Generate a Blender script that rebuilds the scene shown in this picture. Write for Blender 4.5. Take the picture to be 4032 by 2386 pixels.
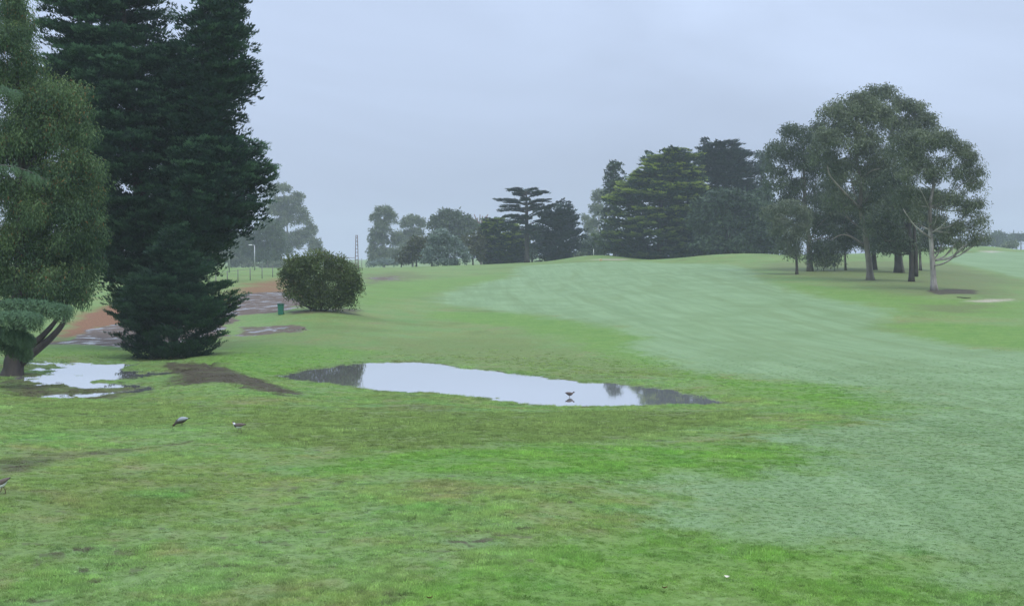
import bpy, math, random
import numpy as np
from mathutils import Vector, Matrix

for o in list(bpy.data.objects):
    bpy.data.objects.remove(o, do_unlink=True)
SC = bpy.context.scene
COL = SC.collection
rng = np.random.default_rng(7)
random.seed(7)

# ------------------------------------------------------------------ camera
IW, IH, F = 4032.0, 2386.0, 5540.0          # photograph size and focal length in its pixels
CX, CY, HY = IW / 2, IH / 2, 1000.0         # horizon row
ZC = 6.5                                    # eye height above the standing water
PITCH = math.atan((CY - HY) / F)
cam_d = bpy.data.cameras.new('camera')
cam_d.sensor_fit = 'HORIZONTAL'
cam_d.sensor_width = 36.0
cam_d.lens = 36.0 * F / IW
cam_d.clip_start, cam_d.clip_end = 0.1, 6000
cam = bpy.data.objects.new('camera', cam_d)
COL.objects.link(cam)
cam.location = (0, 0, ZC)
cam.rotation_euler = (math.pi / 2 - PITCH, 0, 0)
SC.camera = cam

# ------------------------------------------------------------------ sky, sun, exposure
SUN_EL, SUN_AZ = 60.0, 145.0                # azimuth clockwise from +Y (behind the camera, right)
world = bpy.data.worlds.new('World')
SC.world = world
world.use_nodes = True
wn, wl = world.node_tree.nodes, world.node_tree.links
wn.clear()


def N(nt, typ, **kw):
    n = nt.nodes.new(typ)
    for k, v in kw.items():
        if k == 'op':
            n.operation = v
        elif k == 'ins':
            for i, val in v.items():
                n.inputs[i].default_value = val
        else:
            setattr(n, k, v)
    return n


wt = world.node_tree
out = N(wt, 'ShaderNodeOutputWorld')
sky = N(wt, 'ShaderNodeTexSky', sky_type='NISHITA', sun_disc=False, sun_elevation=math.radians(SUN_EL),
        sun_rotation=math.radians(SUN_AZ), air_density=1.0, dust_density=2.0, ozone_density=1.5)
bg_sky = N(wt, 'ShaderNodeBackground', ins={1: 0.08})
wl.new(sky.outputs[0], bg_sky.inputs[0])
# overcast cloud sheet: brighter overhead than at the horizon, with soft cloud relief
geo = N(wt, 'ShaderNodeTexCoord')
sep = N(wt, 'ShaderNodeSeparateXYZ')
wl.new(geo.outputs['Generated'], sep.inputs[0])
up = N(wt, 'ShaderNodeMath', op='MAXIMUM', ins={1: 0.0})
wl.new(sep.outputs[2], up.inputs[0])
grad = N(wt, 'ShaderNodeMath', op='MULTIPLY_ADD', ins={1: 1.75, 2: 1.0})
wl.new(up.outputs[0], grad.inputs[0])
mp = N(wt, 'ShaderNodeMapping', ins={'Scale': (2.2, 2.2, 7.0), 'Rotation': (0, 0.25, 0)})
wl.new(geo.outputs['Generated'], mp.inputs[0])
cn = N(wt, 'ShaderNodeTexNoise', ins={'Scale': 1.0, 'Detail': 5.0, 'Roughness': 0.5, 'Distortion': 0.6})
wl.new(mp.outputs[0], cn.inputs['Vector'])
cr = N(wt, 'ShaderNodeMapRange', ins={1: 0.32, 2: 0.68, 3: 0.86, 4: 1.12})
wl.new(cn.outputs[0], cr.inputs[0])
ml = N(wt, 'ShaderNodeMath', op='MULTIPLY')
wl.new(grad.outputs[0], ml.inputs[0])
wl.new(cr.outputs[0], ml.inputs[1])
bg_cl = N(wt, 'ShaderNodeBackground')
bg_cl.inputs[0].default_value = (0.455, 0.545, 0.72, 1)
wl.new(ml.outputs[0], bg_cl.inputs[1])
mx = N(wt, 'ShaderNodeMixShader', ins={0: 0.92})
wl.new(bg_sky.outputs[0], mx.inputs[1])
wl.new(bg_cl.outputs[0], mx.inputs[2])
wl.new(mx.outputs[0], out.inputs[0])

sd = bpy.data.lights.new('sun', 'SUN')
sd.energy, sd.angle, sd.color = 1.5, math.radians(28), (1.0, 0.95, 0.86)
sun = bpy.data.objects.new('sun', sd)
COL.objects.link(sun)
e_, a_ = math.radians(SUN_EL), math.radians(SUN_AZ)
to_sun = Vector((math.sin(a_) * math.cos(e_), math.cos(a_) * math.cos(e_), math.sin(e_)))
sun.rotation_euler = to_sun.to_track_quat('Z', 'Y').to_euler()

SC.view_settings.view_transform = 'Standard'
SC.view_settings.look = 'None'
SC.view_settings.exposure = 0.08
SC.view_settings.gamma = 1.0
SC.view_settings.use_curve_mapping = False
SC.render.engine = 'CYCLES'
SC.cycles.use_denoising = True
SC.cycles.max_bounces = 6
SC.cycles.diffuse_bounces = 3
SC.cycles.glossy_bounces = 3
SC.cycles.transmission_bounces = 3
SC.cycles.volume_bounces = 1
SC.cycles.transparent_max_bounces = 8
SC.cycles.caustics_reflective = False
SC.cycles.caustics_refractive = False


# ------------------------------------------------------------------ helpers
def ray(px, py):
    a, b = (np.asarray(px, float) - CX) / F, (CY - np.asarray(py, float)) / F
    c, s = math.cos(PITCH), math.sin(PITCH)
    return a, c + b * s, -s + b * c


def P(px, py, D):
    """the place in the scene seen at a photo pixel, D metres ahead"""
    x, y, z = ray(px, py)
    k = D / y
    return np.stack(np.broadcast_arrays(x * k, np.asarray(D, float) * np.ones_like(x * k), ZC + z * k), -1)


_tab = np.random.default_rng(99).random((256, 256))


def vnoise(x, y, s=0):
    x, y = x + 17.3 * s, y + 41.7 * s
    ix, iy = np.floor(x).astype(int), np.floor(y).astype(int)
    fx, fy = x - ix, y - iy
    fx, fy = fx * fx * (3 - 2 * fx), fy * fy * (3 - 2 * fy)
    a, b = _tab[ix & 255, iy & 255], _tab[(ix + 1) & 255, iy & 255]
    c, d = _tab[ix & 255, (iy + 1) & 255], _tab[(ix + 1) & 255, (iy + 1) & 255]
    return (a * (1 - fx) + b * fx) * (1 - fy) + (c * (1 - fx) + d * fx) * fy


def fbm(x, y, octv=4, s=0):
    r, a, t = 0, 1.0, 0
    for i in range(octv):
        r = r + a * (vnoise(x * 2 ** i, y * 2 ** i, s + i) - 0.5)
        t += a
        a *= 0.55
    return r / t * 2


def sstep(a, b, x):
    t = np.clip((x - a) / (b - a), 0, 1)
    return t * t * (3 - 2 * t)


def mesh_from(name, verts, faces, smooth=False, attrs=None):
    """verts (n,3); faces (m,k) int array, or list of lists"""
    me = bpy.data.meshes.new(name)
    verts = np.ascontiguousarray(verts, np.float32)
    if isinstance(faces, np.ndarray):
        m, k = faces.shape
        me.vertices.add(len(verts))
        me.vertices.foreach_set('co', verts.ravel())
        me.loops.add(m * k)
        me.loops.foreach_set('vertex_index', np.ascontiguousarray(faces, np.int32).ravel())
        me.polygons.add(m)
        me.polygons.foreach_set('loop_start', np.arange(0, m * k, k, dtype=np.int32))
        me.polygons.foreach_set('loop_total', np.full(m, k, np.int32))
        if smooth:
            me.polygons.foreach_set('use_smooth', np.ones(m, bool))
        me.update(calc_edges=True)
    else:
        me.from_pydata([tuple(v) for v in verts], [], faces)
        if smooth:
            me.polygons.foreach_set('use_smooth', np.ones(len(me.polygons), bool))
        me.update()
    for k_, v in (attrs or {}).items():
        v = np.asarray(v, np.float32)
        if v.ndim == 2:
            a = me.attributes.new(k_, 'FLOAT_VECTOR', 'POINT')
            a.data.foreach_set('vector', np.ascontiguousarray(v).ravel())
        else:
            a = me.attributes.new(k_, 'FLOAT', 'POINT')
            a.data.foreach_set('value', np.ascontiguousarray(v))
    return me


def obj(name, me, mat=None, parent=None, loc=None, rot=None):
    o = bpy.data.objects.new(name, me)
    COL.objects.link(o)
    if mat is not None and me is not None and not me.materials:
        me.materials.append(mat)
    o.parent = parent
    if loc is not None:
        o.location = loc
    if rot is not None:
        o.rotation_euler = rot
    return o


def tag(o, label=None, cat=None, group=None, kind=None):
    for k, v in (('label', label), ('category', cat), ('group', group), ('kind', kind)):
        if v:
            o[k] = v
    return o


class MB:
    """collects tubes, boxes and lofts into one mesh"""
    def __init__(s):
        s.v, s.f = [], []

    def ring_loft(s, rings, cap=True):
        n = len(rings[0])
        b = len(s.v)
        for r in rings:
            s.v += [tuple(p) for p in r]
        for i in range(len(rings) - 1):
            for j in range(n):
                k = (j + 1) % n
                s.f.append([b + i * n + j, b + i * n + k, b + (i + 1) * n + k, b + (i + 1) * n + j])
        if cap:
            s.f.append([b + j for j in range(n)][::-1])
            s.f.append([b + (len(rings) - 1) * n + j for j in range(n)])
        return s

    def tube(s, pts, radii, n=8, wob=0.0):
        pts = [Vector(p) for p in pts]
        rings = []
        for i, p in enumerate(pts):
            t = (pts[min(i + 1, len(pts) - 1)] - pts[max(i - 1, 0)]).normalized()
            a = t.cross(Vector((0.13, 0.97, 0.2)) if abs(t.y) < 0.9 else Vector((1, 0, 0))).normalized()
            b_ = t.cross(a)
            rings.append([p + (a * math.cos(q) + b_ * math.sin(q)) * radii[i] * (1 + wob * random.uniform(-1, 1))
                          for q in [2 * math.pi * j / n for j in range(n)]])
        return s.ring_loft(rings)

    def box(s, c, size):
        x, y, z = c
        a, b, d = [q / 2 for q in size]
        return s.ring_loft([[(x - a, y - b, z + h), (x + a, y - b, z + h), (x + a, y + b, z + h), (x - a, y + b, z + h)] for h in (-d, d)])

    def build(s, name, mat, parent=None, smooth=True):
        return obj(name, mesh_from(name, np.array(s.v), s.f, smooth), mat, parent)


def smooth_path(pts, k=4):
    """Catmull-Rom through the points, extra columns too"""
    p = np.asarray(pts, float)
    q = np.vstack([2 * p[0] - p[1], p, 2 * p[-1] - p[-2]])
    o = []
    for i in range(1, len(q) - 2):
        for t in np.linspace(0, 1, k, endpoint=False):
            a, b, c, d = q[i - 1], q[i], q[i + 1], q[i + 2]
            o.append(0.5 * (2 * b + (c - a) * t + (2 * a - 5 * b + 4 * c - d) * t * t + (3 * b - a - 3 * c + d) * t ** 3))
    o.append(p[-1])
    return np.array(o)


# ------------------------------------------------------------------ materials
def new_mat(name):
    m = bpy.data.materials.new(name)
    m.use_nodes = True
    nt = m.node_tree
    b = nt.nodes['Principled BSDF']
    return m, nt, b


def L(nt, a, b):
    nt.links.new(a, b)


def mixc(nt, fac, a, b, blend='MIX'):
    n = N(nt, 'ShaderNodeMix', data_type='RGBA', blend_type=blend)
    for s, v in ((n.inputs[0], fac), (n.inputs[6], a), (n.inputs[7], b)):
        if hasattr(v, 'is_linked'):
            L(nt, v, s)
        elif isinstance(v, (int, float)):
            s.default_value = v
        else:
            s.default_value = (*v, 1)
    return n.outputs[2]


def noise(nt, scale, detail=3.0, rough=0.55, vec=None, dist=0.0):
    n = N(nt, 'ShaderNodeTexNoise', ins={'Scale': scale, 'Detail': detail, 'Roughness': rough, 'Distortion': dist})
    if vec is not None:
        L(nt, vec, n.inputs['Vector'])
    return n.outputs[0]


def maprange(nt, v, a, b, c=0.0, d=1.0):
    n = N(nt, 'ShaderNodeMapRange', ins={1: a, 2: b, 3: c, 4: d})
    L(nt, v, n.inputs[0])
    return n.outputs[0]


def math2(nt, op, a, b=None):
    n = N(nt, 'ShaderNodeMath', op=op)
    for i, v in enumerate((a, b)):
        if v is None:
            continue
        if hasattr(v, 'is_linked'):
            L(nt, v, n.inputs[i])
        else:
            n.inputs[i].default_value = v
    return n.outputs[0]


def attr(nt, name, typ='GEOMETRY', out='Fac'):
    n = N(nt, 'ShaderNodeAttribute', attribute_name=name, attribute_type=typ)
    return n.outputs[out]


def plain(name, col, rough=0.6, var=0.12, scale=8.0, metal=0.0, spec=0.4):
    m, nt, b = new_mat(name)
    tc = N(nt, 'ShaderNodeTexCoord').outputs['Object']
    f = maprange(nt, noise(nt, scale, 4, 0.6, tc), 0.3, 0.7, 1 - var, 1 + var)
    v = N(nt, 'ShaderNodeVectorMath', op='SCALE')
    v.inputs[0].default_value = col
    L(nt, f, v.inputs['Scale'])
    L(nt, v.outputs[0], b.inputs['Base Color'])
    b.inputs['Roughness'].default_value = rough
    b.inputs['Metallic'].default_value = metal
    b.inputs['Specular IOR Level'].default_value = spec
    return m


def bark(name, c1, c2, scale=3.0, strip=(1, 1, 0.18)):
    m, nt, b = new_mat(name)
    tc = N(nt, 'ShaderNodeTexCoord').outputs['Object']
    mpn = N(nt, 'ShaderNodeMapping', ins={'Scale': strip})
    L(nt, tc, mpn.inputs[0])
    n1 = noise(nt, scale, 6, 0.65, mpn.outputs[0], 0.4)
    n2 = noise(nt, scale * 0.35, 3, 0.5, tc)
    f = maprange(nt, math2(nt, 'ADD', n1, math2(nt, 'MULTIPLY', n2, 0.5)), 0.55, 0.95)
    L(nt, mixc(nt, f, c1, c2), b.inputs['Base Color'])
    b.inputs['Roughness'].default_value = 0.75
    bp = N(nt, 'ShaderNodeBump', ins={'Strength': 0.6, 'Distance': 0.06})
    L(nt, n1, bp.inputs['Height'])
    L(nt, bp.outputs[0], b.inputs['Normal'])
    return m


def foliage(name, c_dark, c_mid, c_light, tipc=None, odd=None, transl=0.22, rough=0.6, spec=0.25):
    """leaf colour varies leaf by leaf, light and dark clumps painted in (tint); young shoot ends and painted top light (tip); odd = a few discoloured leaves"""
    m, nt, b = new_mat(name)
    t = attr(nt, 'tint')
    col = mixc(nt, maprange(nt, t, 0.0, 0.5), c_dark, c_mid)
    col = mixc(nt, maprange(nt, t, 0.5, 1.0), col, c_light)
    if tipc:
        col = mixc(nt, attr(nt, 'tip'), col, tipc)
    if odd:
        col = mixc(nt, attr(nt, 'odd'), col, odd)
    L(nt, col, b.inputs['Base Color'])
    b.inputs['Roughness'].default_value = rough
    b.inputs['Specular IOR Level'].default_value = spec
    tr = N(nt, 'ShaderNodeBsdfTranslucent')
    L(nt, col, tr.inputs[0])
    ms = N(nt, 'ShaderNodeMixShader', ins={0: transl})
    L(nt, b.outputs[0], ms.inputs[1])
    L(nt, tr.outputs[0], ms.inputs[2])
    L(nt, ms.outputs[0], nt.nodes['Material Output'].inputs[0])
    return m


def ground_material(name, typ='GEOMETRY', blades=False):
    """turf, fairway, mud, mulch and sand mixed by the areas stored on the ground"""
    m, nt, b = new_mat(name)
    if blades:
        pos = attr(nt, 'gpos', typ, 'Vector')
    else:
        pos = N(nt, 'ShaderNodeNewGeometry').outputs['Position']
    A = {k: attr(nt, k, typ) for k in ('fair', 'lush', 'dry_shade', 'long', 'mud', 'mulch', 'soil', 'sand')}
    n_big = noise(nt, 0.16, 4, 0.6, pos)
    n_mid = noise(nt, 0.9, 4, 0.62, pos)
    n_fine = noise(nt, 6.0, 5, 0.7, pos)
    n_vf = noise(nt, 28.0, 3, 0.7, pos)
    rough1 = mixc(nt, maprange(nt, n_big, 0.38, 0.62), (0.182, 0.24, 0.072), (0.155, 0.25, 0.074))
    rough1 = mixc(nt, maprange(nt, n_mid, 0.50, 0.72, 0, 0.75), rough1, (0.175, 0.265, 0.10))
    rough1 = mixc(nt, maprange(nt, n_mid, 0.45, 0.28, 0, 0.8), rough1, (0.235, 0.235, 0.105))
    n_p = noise(nt, 0.36, 5, 0.6, pos, 0.4)
    rough1 = mixc(nt, maprange(nt, n_p, 0.56, 0.68, 0, 0.6), rough1, (0.215, 0.20, 0.09))
    n_l = noise(nt, 0.11, 6, 0.68, pos, 0.3)
    rough1 = mixc(nt, maprange(nt, n_l, 0.53, 0.64, 0, 0.8), rough1, (0.135, 0.185, 0.055))
    rough1 = mixc(nt, maprange(nt, n_l, 0.47, 0.36, 0, 0.8), rough1, (0.185, 0.275, 0.095))
    rough1 = mixc(nt, maprange(nt, n_p, 0.44, 0.32, 0, 0.7), rough1, (0.125, 0.245, 0.066))
    col = mixc(nt, A['lush'], rough1, mixc(nt, maprange(nt, n_mid, 0.35, 0.65), (0.115, 0.23, 0.046), (0.165, 0.27, 0.055)))
    col = mixc(nt, A['long'], col, mixc(nt, n_mid, (0.125, 0.18, 0.05), (0.18, 0.225, 0.07)))
    col = mixc(nt, A['dry_shade'], col, mixc(nt, n_mid, (0.165, 0.165, 0.07), (0.12, 0.15, 0.06)))
    # mown fairway with dew, streaked by mowers and wheels
    lane = attr(nt, 'lane', typ, 'Vector')           # x across the fairway, y along it
    mpn = N(nt, 'ShaderNodeMapping', ins={'Scale': (0.85, 0.035, 0.5)})
    L(nt, lane, mpn.inputs[0])
    st = noise(nt, 1.0, 5, 0.62, mpn.outputs[0], 0.9)
    fair = mixc(nt, maprange(nt, st, 0.36, 0.64), (0.152, 0.242, 0.095), (0.208, 0.31, 0.138))
    fair = mixc(nt, maprange(nt, n_big, 0.46, 0.66, 0, 0.75), fair, (0.135, 0.215, 0.072))
    mp2 = N(nt, 'ShaderNodeMapping', ins={'Scale': (0.24, 0.02, 0.5), 'Location': (3.7, 1.3, 0)})
    L(nt, lane, mp2.inputs[0])
    st2 = noise(nt, 1.0, 4, 0.6, mp2.outputs[0], 1.2)
    fair = mixc(nt, maprange(nt, st2, 0.5, 0.66, 0, 0.6), fair, (0.13, 0.20, 0.062))
    # hand-scale creep of turf at the fairway's edge
    fe = math2(nt, 'ADD', A['fair'], math2(nt, 'MULTIPLY', math2(nt, 'SUBTRACT', math2(nt, 'ADD', n_mid, math2(nt, 'MULTIPLY', n_fine, 0.5)), 0.75), 1.7))
    col = mixc(nt, maprange(nt, fe, 0.12, 0.88), col, fair)
    soil = mixc(nt, n_fine, (0.04, 0.034, 0.024), (0.115, 0.098, 0.062))
    col = mixc(nt, maprange(nt, math2(nt, 'ADD', A['soil'], math2(nt, 'MULTIPLY', math2(nt, 'SUBTRACT', math2(nt, 'MULTIPLY', math2(nt, 'ADD', n_fine, n_mid), 0.5), 0.5), 2.2)), 0.3, 0.8), col, soil)
    mul = mixc(nt, n_fine, (0.14, 0.064, 0.03), (0.30, 0.16, 0.085))
    col = mixc(nt, A['mulch'], col, mul)
    mudc = mixc(nt, n_mid, (0.08, 0.056, 0.042), (0.19, 0.145, 0.112))
    mf = maprange(nt, math2(nt, 'ADD', A['mud'], math2(nt, 'MULTIPLY', math2(nt, 'SUBTRACT', n_mid, 0.5), 0.7)), 0.4, 0.6)
    col = mixc(nt, mf, col, mudc)
    col = mixc(nt, A['sand'], col, mixc(nt, n_fine, (0.34, 0.30, 0.22), (0.46, 0.41, 0.32)))
    if blades:
        t = attr(nt, 'tint', typ)
        v = math2(nt, 'MULTIPLY', maprange(nt, t, 0, 1, 0.78, 2.95), math2(nt, 'SUBTRACT', 1.0, math2(nt, 'MULTIPLY', A['fair'], 0.22)))
    else:
        # gaps between tufts show thatch
        v = maprange(nt, math2(nt, 'ADD', n_fine, math2(nt, 'MULTIPLY', n_vf, 0.7)), 0.52, 1.15, 0.52, 1.32)
        vf = maprange(nt, math2(nt, 'ADD', n_vf, math2(nt, 'MULTIPLY', n_fine, 0.4)), 0.5, 0.95, 0.74, 1.26)
        vm = N(nt, 'ShaderNodeMix', data_type='FLOAT')
        L(nt, A['fair'], vm.inputs[0])
        L(nt, v, vm.inputs[2])
        L(nt, vf, vm.inputs[3])
        v = vm.outputs[0]
    sc = N(nt, 'ShaderNodeVectorMath', op='SCALE')
    L(nt, col, sc.inputs[0])
    L(nt, v, sc.inputs['Scale'])
    L(nt, sc.outputs[0], b.inputs['Base Color'])
    b.inputs['Specular IOR Level'].default_value = 0.3 if blades else 0.1
    if blades:
        b.inputs['Roughness'].default_value = 0.55
        tr = N(nt, 'ShaderNodeBsdfTranslucent')
        L(nt, sc.outputs[0], tr.inputs[0])
        ms = N(nt, 'ShaderNodeMixShader', ins={0: 0.4})
        L(nt, b.outputs[0], ms.inputs[1])
        L(nt, tr.outputs[0], ms.inputs[2])
        L(nt, ms.outputs[0], nt.nodes['Material Output'].inputs[0])
    else:
        L(nt, math2(nt, 'MULTIPLY', A['fair'], 0.10), b.inputs['Sheen Weight'])      # dew on the mown grass
        b.inputs['Sheen Roughness'].default_value = 0.45
        b.inputs['Sheen Tint'].default_value = (0.95, 1.0, 0.9, 1)
        wet = maprange(nt, noise(nt, 0.55, 4, 0.6, pos, 0.5), 0.52, 0.6)
        r = math2(nt, 'SUBTRACT', 0.75, math2(nt, 'MULTIPLY', math2(nt, 'MULTIPLY', mf, wet), 0.68))
        L(nt, r, b.inputs['Roughness'])
        h = math2(nt, 'ADD', n_fine, math2(nt, 'MULTIPLY', n_vf, 0.5))
        bp = N(nt, 'ShaderNodeBump', ins={'Distance': 0.03})
        flat_ = math2(nt, 'MAXIMUM', math2(nt, 'MULTIPLY', mf, wet), math2(nt, 'MULTIPLY', A['fair'], 0.75))
        L(nt, math2(nt, 'SUBTRACT', 0.8, math2(nt, 'MULTIPLY', flat_, 0.75)), bp.inputs['Strength'])
        L(nt, h, bp.inputs['Height'])
        L(nt, bp.outputs[0], b.inputs['Normal'])
    return m


M_GROUND = ground_material('turf_and_soil')
M_BLADE = ground_material('grass_blade', 'INSTANCER', True)

m, nt, b = new_mat('standing_water')
b.inputs['Base Color'].default_value = (0.5, 0.49, 0.47, 1)
b.inputs['Roughness'].default_value = 0.03
b.inputs['IOR'].default_value = 1.333
b.inputs['Specular IOR Level'].default_value = 0.95
pos = N(nt, 'ShaderNodeNewGeometry').outputs['Position']
bp = N(nt, 'ShaderNodeBump', ins={'Strength': 0.05, 'Distance': 0.01})
L(nt, noise(nt, 2.5, 3, 0.5, pos), bp.inputs['Height'])
L(nt, bp.outputs[0], b.inputs['Normal'])
gl = N(nt, 'ShaderNodeBsdfGlossy', ins={'Roughness': 0.02})
gl.inputs[0].default_value = (0.97, 0.97, 0.97, 1)
L(nt, bp.outputs[0], gl.inputs['Normal'])
ms = N(nt, 'ShaderNodeMixShader', ins={0: 0.72})
L(nt, b.outputs[0], ms.inputs[1])
L(nt, gl.outputs[0], ms.inputs[2])
L(nt, ms.outputs[0], nt.nodes['Material Output'].inputs[0])
M_WATER = m

# ------------------------------------------------------------------ terrain height
CP = []                                     # (photo x, distance, height)


def cp(px, py, d):
    CP.append((px, d, float(P(px, py, d)[2])))


def cz(px, d, z):
    CP.append((px, d, z))


for x, d in ((0, 18.5), (1300, 18.7), (2700, 19.3), (4032, 20)):
    cp(x, 2386, d)
for x, d in ((0, 26), (2000, 26.6), (4032, 28)):
    cp(x, 1950, d)
for x, d in ((0, 39), (935, 40), (2000, 41), (3000, 42), (4032, 43)):
    cp(x, 1705, d)
for x, d in ((0, 48), (700, 50), (2000, 53), (3000, 54.5), (4032, 54)):
    cp(x, 1620, d)
for x, y in ((1150, 1500), (1300, 1450), (1500, 1440), (1700, 1500), (2000, 1520), (2300, 1550), (2700, 1580), (2950, 1585),
             (150, 1440), (350, 1450), (550, 1470), (200, 1520), (450, 1530), (50, 1475), (620, 1420)):
    cz(x, 36010 / (y - 1000), 0.0)
cz(880, 84, 0.42); cz(980, 70, 0.55); cz(1100, 62, 0.42)
for a in ((300, 1385, 94), (300, 1350, 103), (300, 1300, 118), (300, 1230, 138), (900, 1390, 90), (1000, 1300, 113), (1260, 1225, 125),
          (1100, 1200, 136), (950, 1130, 165), (900, 1070, 215), (1050, 1062, 240), (1440, 1060, 290), (600, 1250, 130), (600, 1100, 190),
          (1500, 1380, 94), (1500, 1250, 127), (1500, 1150, 180), (1600, 1078, 270), (1750, 1050, 325), (2075, 1036, 330), (2300, 1026, 322),
          (2700, 1022, 318), (3000, 1012, 300), (2500, 1150, 172), (2500, 1250, 124), (2500, 1400, 91), (2600, 1480, 76), (2400, 1080, 240),
          (3138, 1072, 220), (3427, 1103, 190), (3679, 1143, 165), (3597, 1090, 200), (3500, 1250, 127), (3500, 1400, 90), (3500, 1500, 72),
          (4032, 1400, 88), (4032, 1250, 126), (3900, 1190, 146), (4032, 1100, 215), (4032, 1040, 300), (4032, 990, 430), (3750, 1000, 380), (3400, 1010, 330),
          (0, 1300, 120), (0, 1150, 170)):
    cp(*a)
for x in (-500, 500, 1400, 2200, 3000, 3700, 4600):
    zf = 0.0 if x < 1450 else 3.0 if x < 2500 else 5.2 if x < 3300 else 7.6
    cz(x, 520, zf)
    cz(x, 900, zf)
    cz(x, 1600, zf)
for x, d, z in ((-600, 20, 1.9), (-600, 40, 1.5), (-600, 80, 0.2), (-600, 150, 2), (-600, 300, 4), (4650, 20, 1.5), (4650, 40, 1.1), (4650, 80, 0.4), (4650, 150, 1.5), (4650, 300, 4)):
    cz(x, d, z)
CPA = np.array(CP)


def _uv(px, d):
    return np.stack([np.asarray(px) / 1000.0, np.log(d) * 1.6], -1)


def _phi(r2):
    return 0.5 * r2 * np.log(r2 + 1e-9)


_c = _uv(CPA[:, 0], CPA[:, 1])
_n = len(_c)
_K = _phi(((_c[:, None] - _c[None]) ** 2).sum(-1)) + 2e-3 * np.eye(_n)
_Pm = np.hstack([np.ones((_n, 1)), _c])
_w = np.linalg.solve(np.block([[_K, _Pm], [_Pm.T, np.zeros((3, 3))]]), np.concatenate([CPA[:, 2], np.zeros(3)]))

BUMPS = []                                  # (x, y, height, radius x, radius y)
for px, d, h, rx, ry in ((2345, 331, 1.1, 9, 7), (3450, 138, 0.55, 5, 9), (3560, 128, 0.35, 4, 7), (3860, 425, 1.6, 11, 9), (3725, 400, 1.8, 14, 9),
                         (2780, 300, 0.7, 12, 14), (2960, 290, 0.6, 14, 12), (3860, 152, 0.35, 7, 5)):
    p = P(px, 1000, d)
    BUMPS.append((p[0], p[1], h, rx, ry))


def base_h(X, Y):
    X, Y = np.asarray(X, float), np.asarray(Y, float)
    u = np.clip(np.arctan2(X, Y), -0.46, 0.46)
    r = np.hypot(X, Y)
    d = np.clip(r * np.cos(u), 17, 1700)
    q = _uv(CX + F * np.tan(u), d)
    z = np.zeros(q.shape[:-1])
    for i in range(_n):
        z += _w[i] * _phi((q[..., 0] - _c[i, 0]) ** 2 + (q[..., 1] - _c[i, 1]) ** 2)
    z += _w[_n] + _w[_n + 1] * q[..., 0] + _w[_n + 2] * q[..., 1]
    for bx, by, h, rx, ry in BUMPS:
        z += h * np.exp(-((X - bx) / rx) ** 2 - ((Y - by) / ry) ** 2)
    return z


def ground_pt(px, py):
    """where the sight line through a photo pixel meets the ground"""
    x, y, z = ray(px, py)
    t = np.exp(np.linspace(math.log(14), math.log(900), 700))
    g = base_h(x / y * t, t)
    below = (ZC + z / y * t) < g
    i = int(np.argmax(below)) if below.any() else len(t) - 1
    i = max(i, 1)
    lo, hi = t[i - 1], t[i]
    return np.array([x / y * (lo + hi) / 2, (lo + hi) / 2])


# ------------------------------------------------------------------ areas of the ground, as outlines in plan
OV = IW / 2508.0


def outline(pts, ov=True):
    k = OV if ov else 1
    return np.array([ground_pt(a * k, b * k) for a, b in pts])


def sdf(poly, X, Y):
    d = np.full(X.shape, 1e9)
    ins = np.zeros(X.shape, bool)
    n = len(poly)
    for i in range(n):
        x1, y1 = poly[i]
        x2, y2 = poly[(i + 1) % n]
        ex, ey = x2 - x1, y2 - y1
        t = np.clip(((X - x1) * ex + (Y - y1) * ey) / (ex * ex + ey * ey + 1e-9), 0, 1)
        d = np.minimum(d, np.hypot(X - x1 - t * ex, Y - y1 - t * ey))
        c = ((y1 > Y) != (y2 > Y)) & (X < (x2 - x1) * (Y - y1) / (y2 - y1 + 1e-12) + x1)
        ins ^= c
    return np.where(ins, d, -d)


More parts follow.
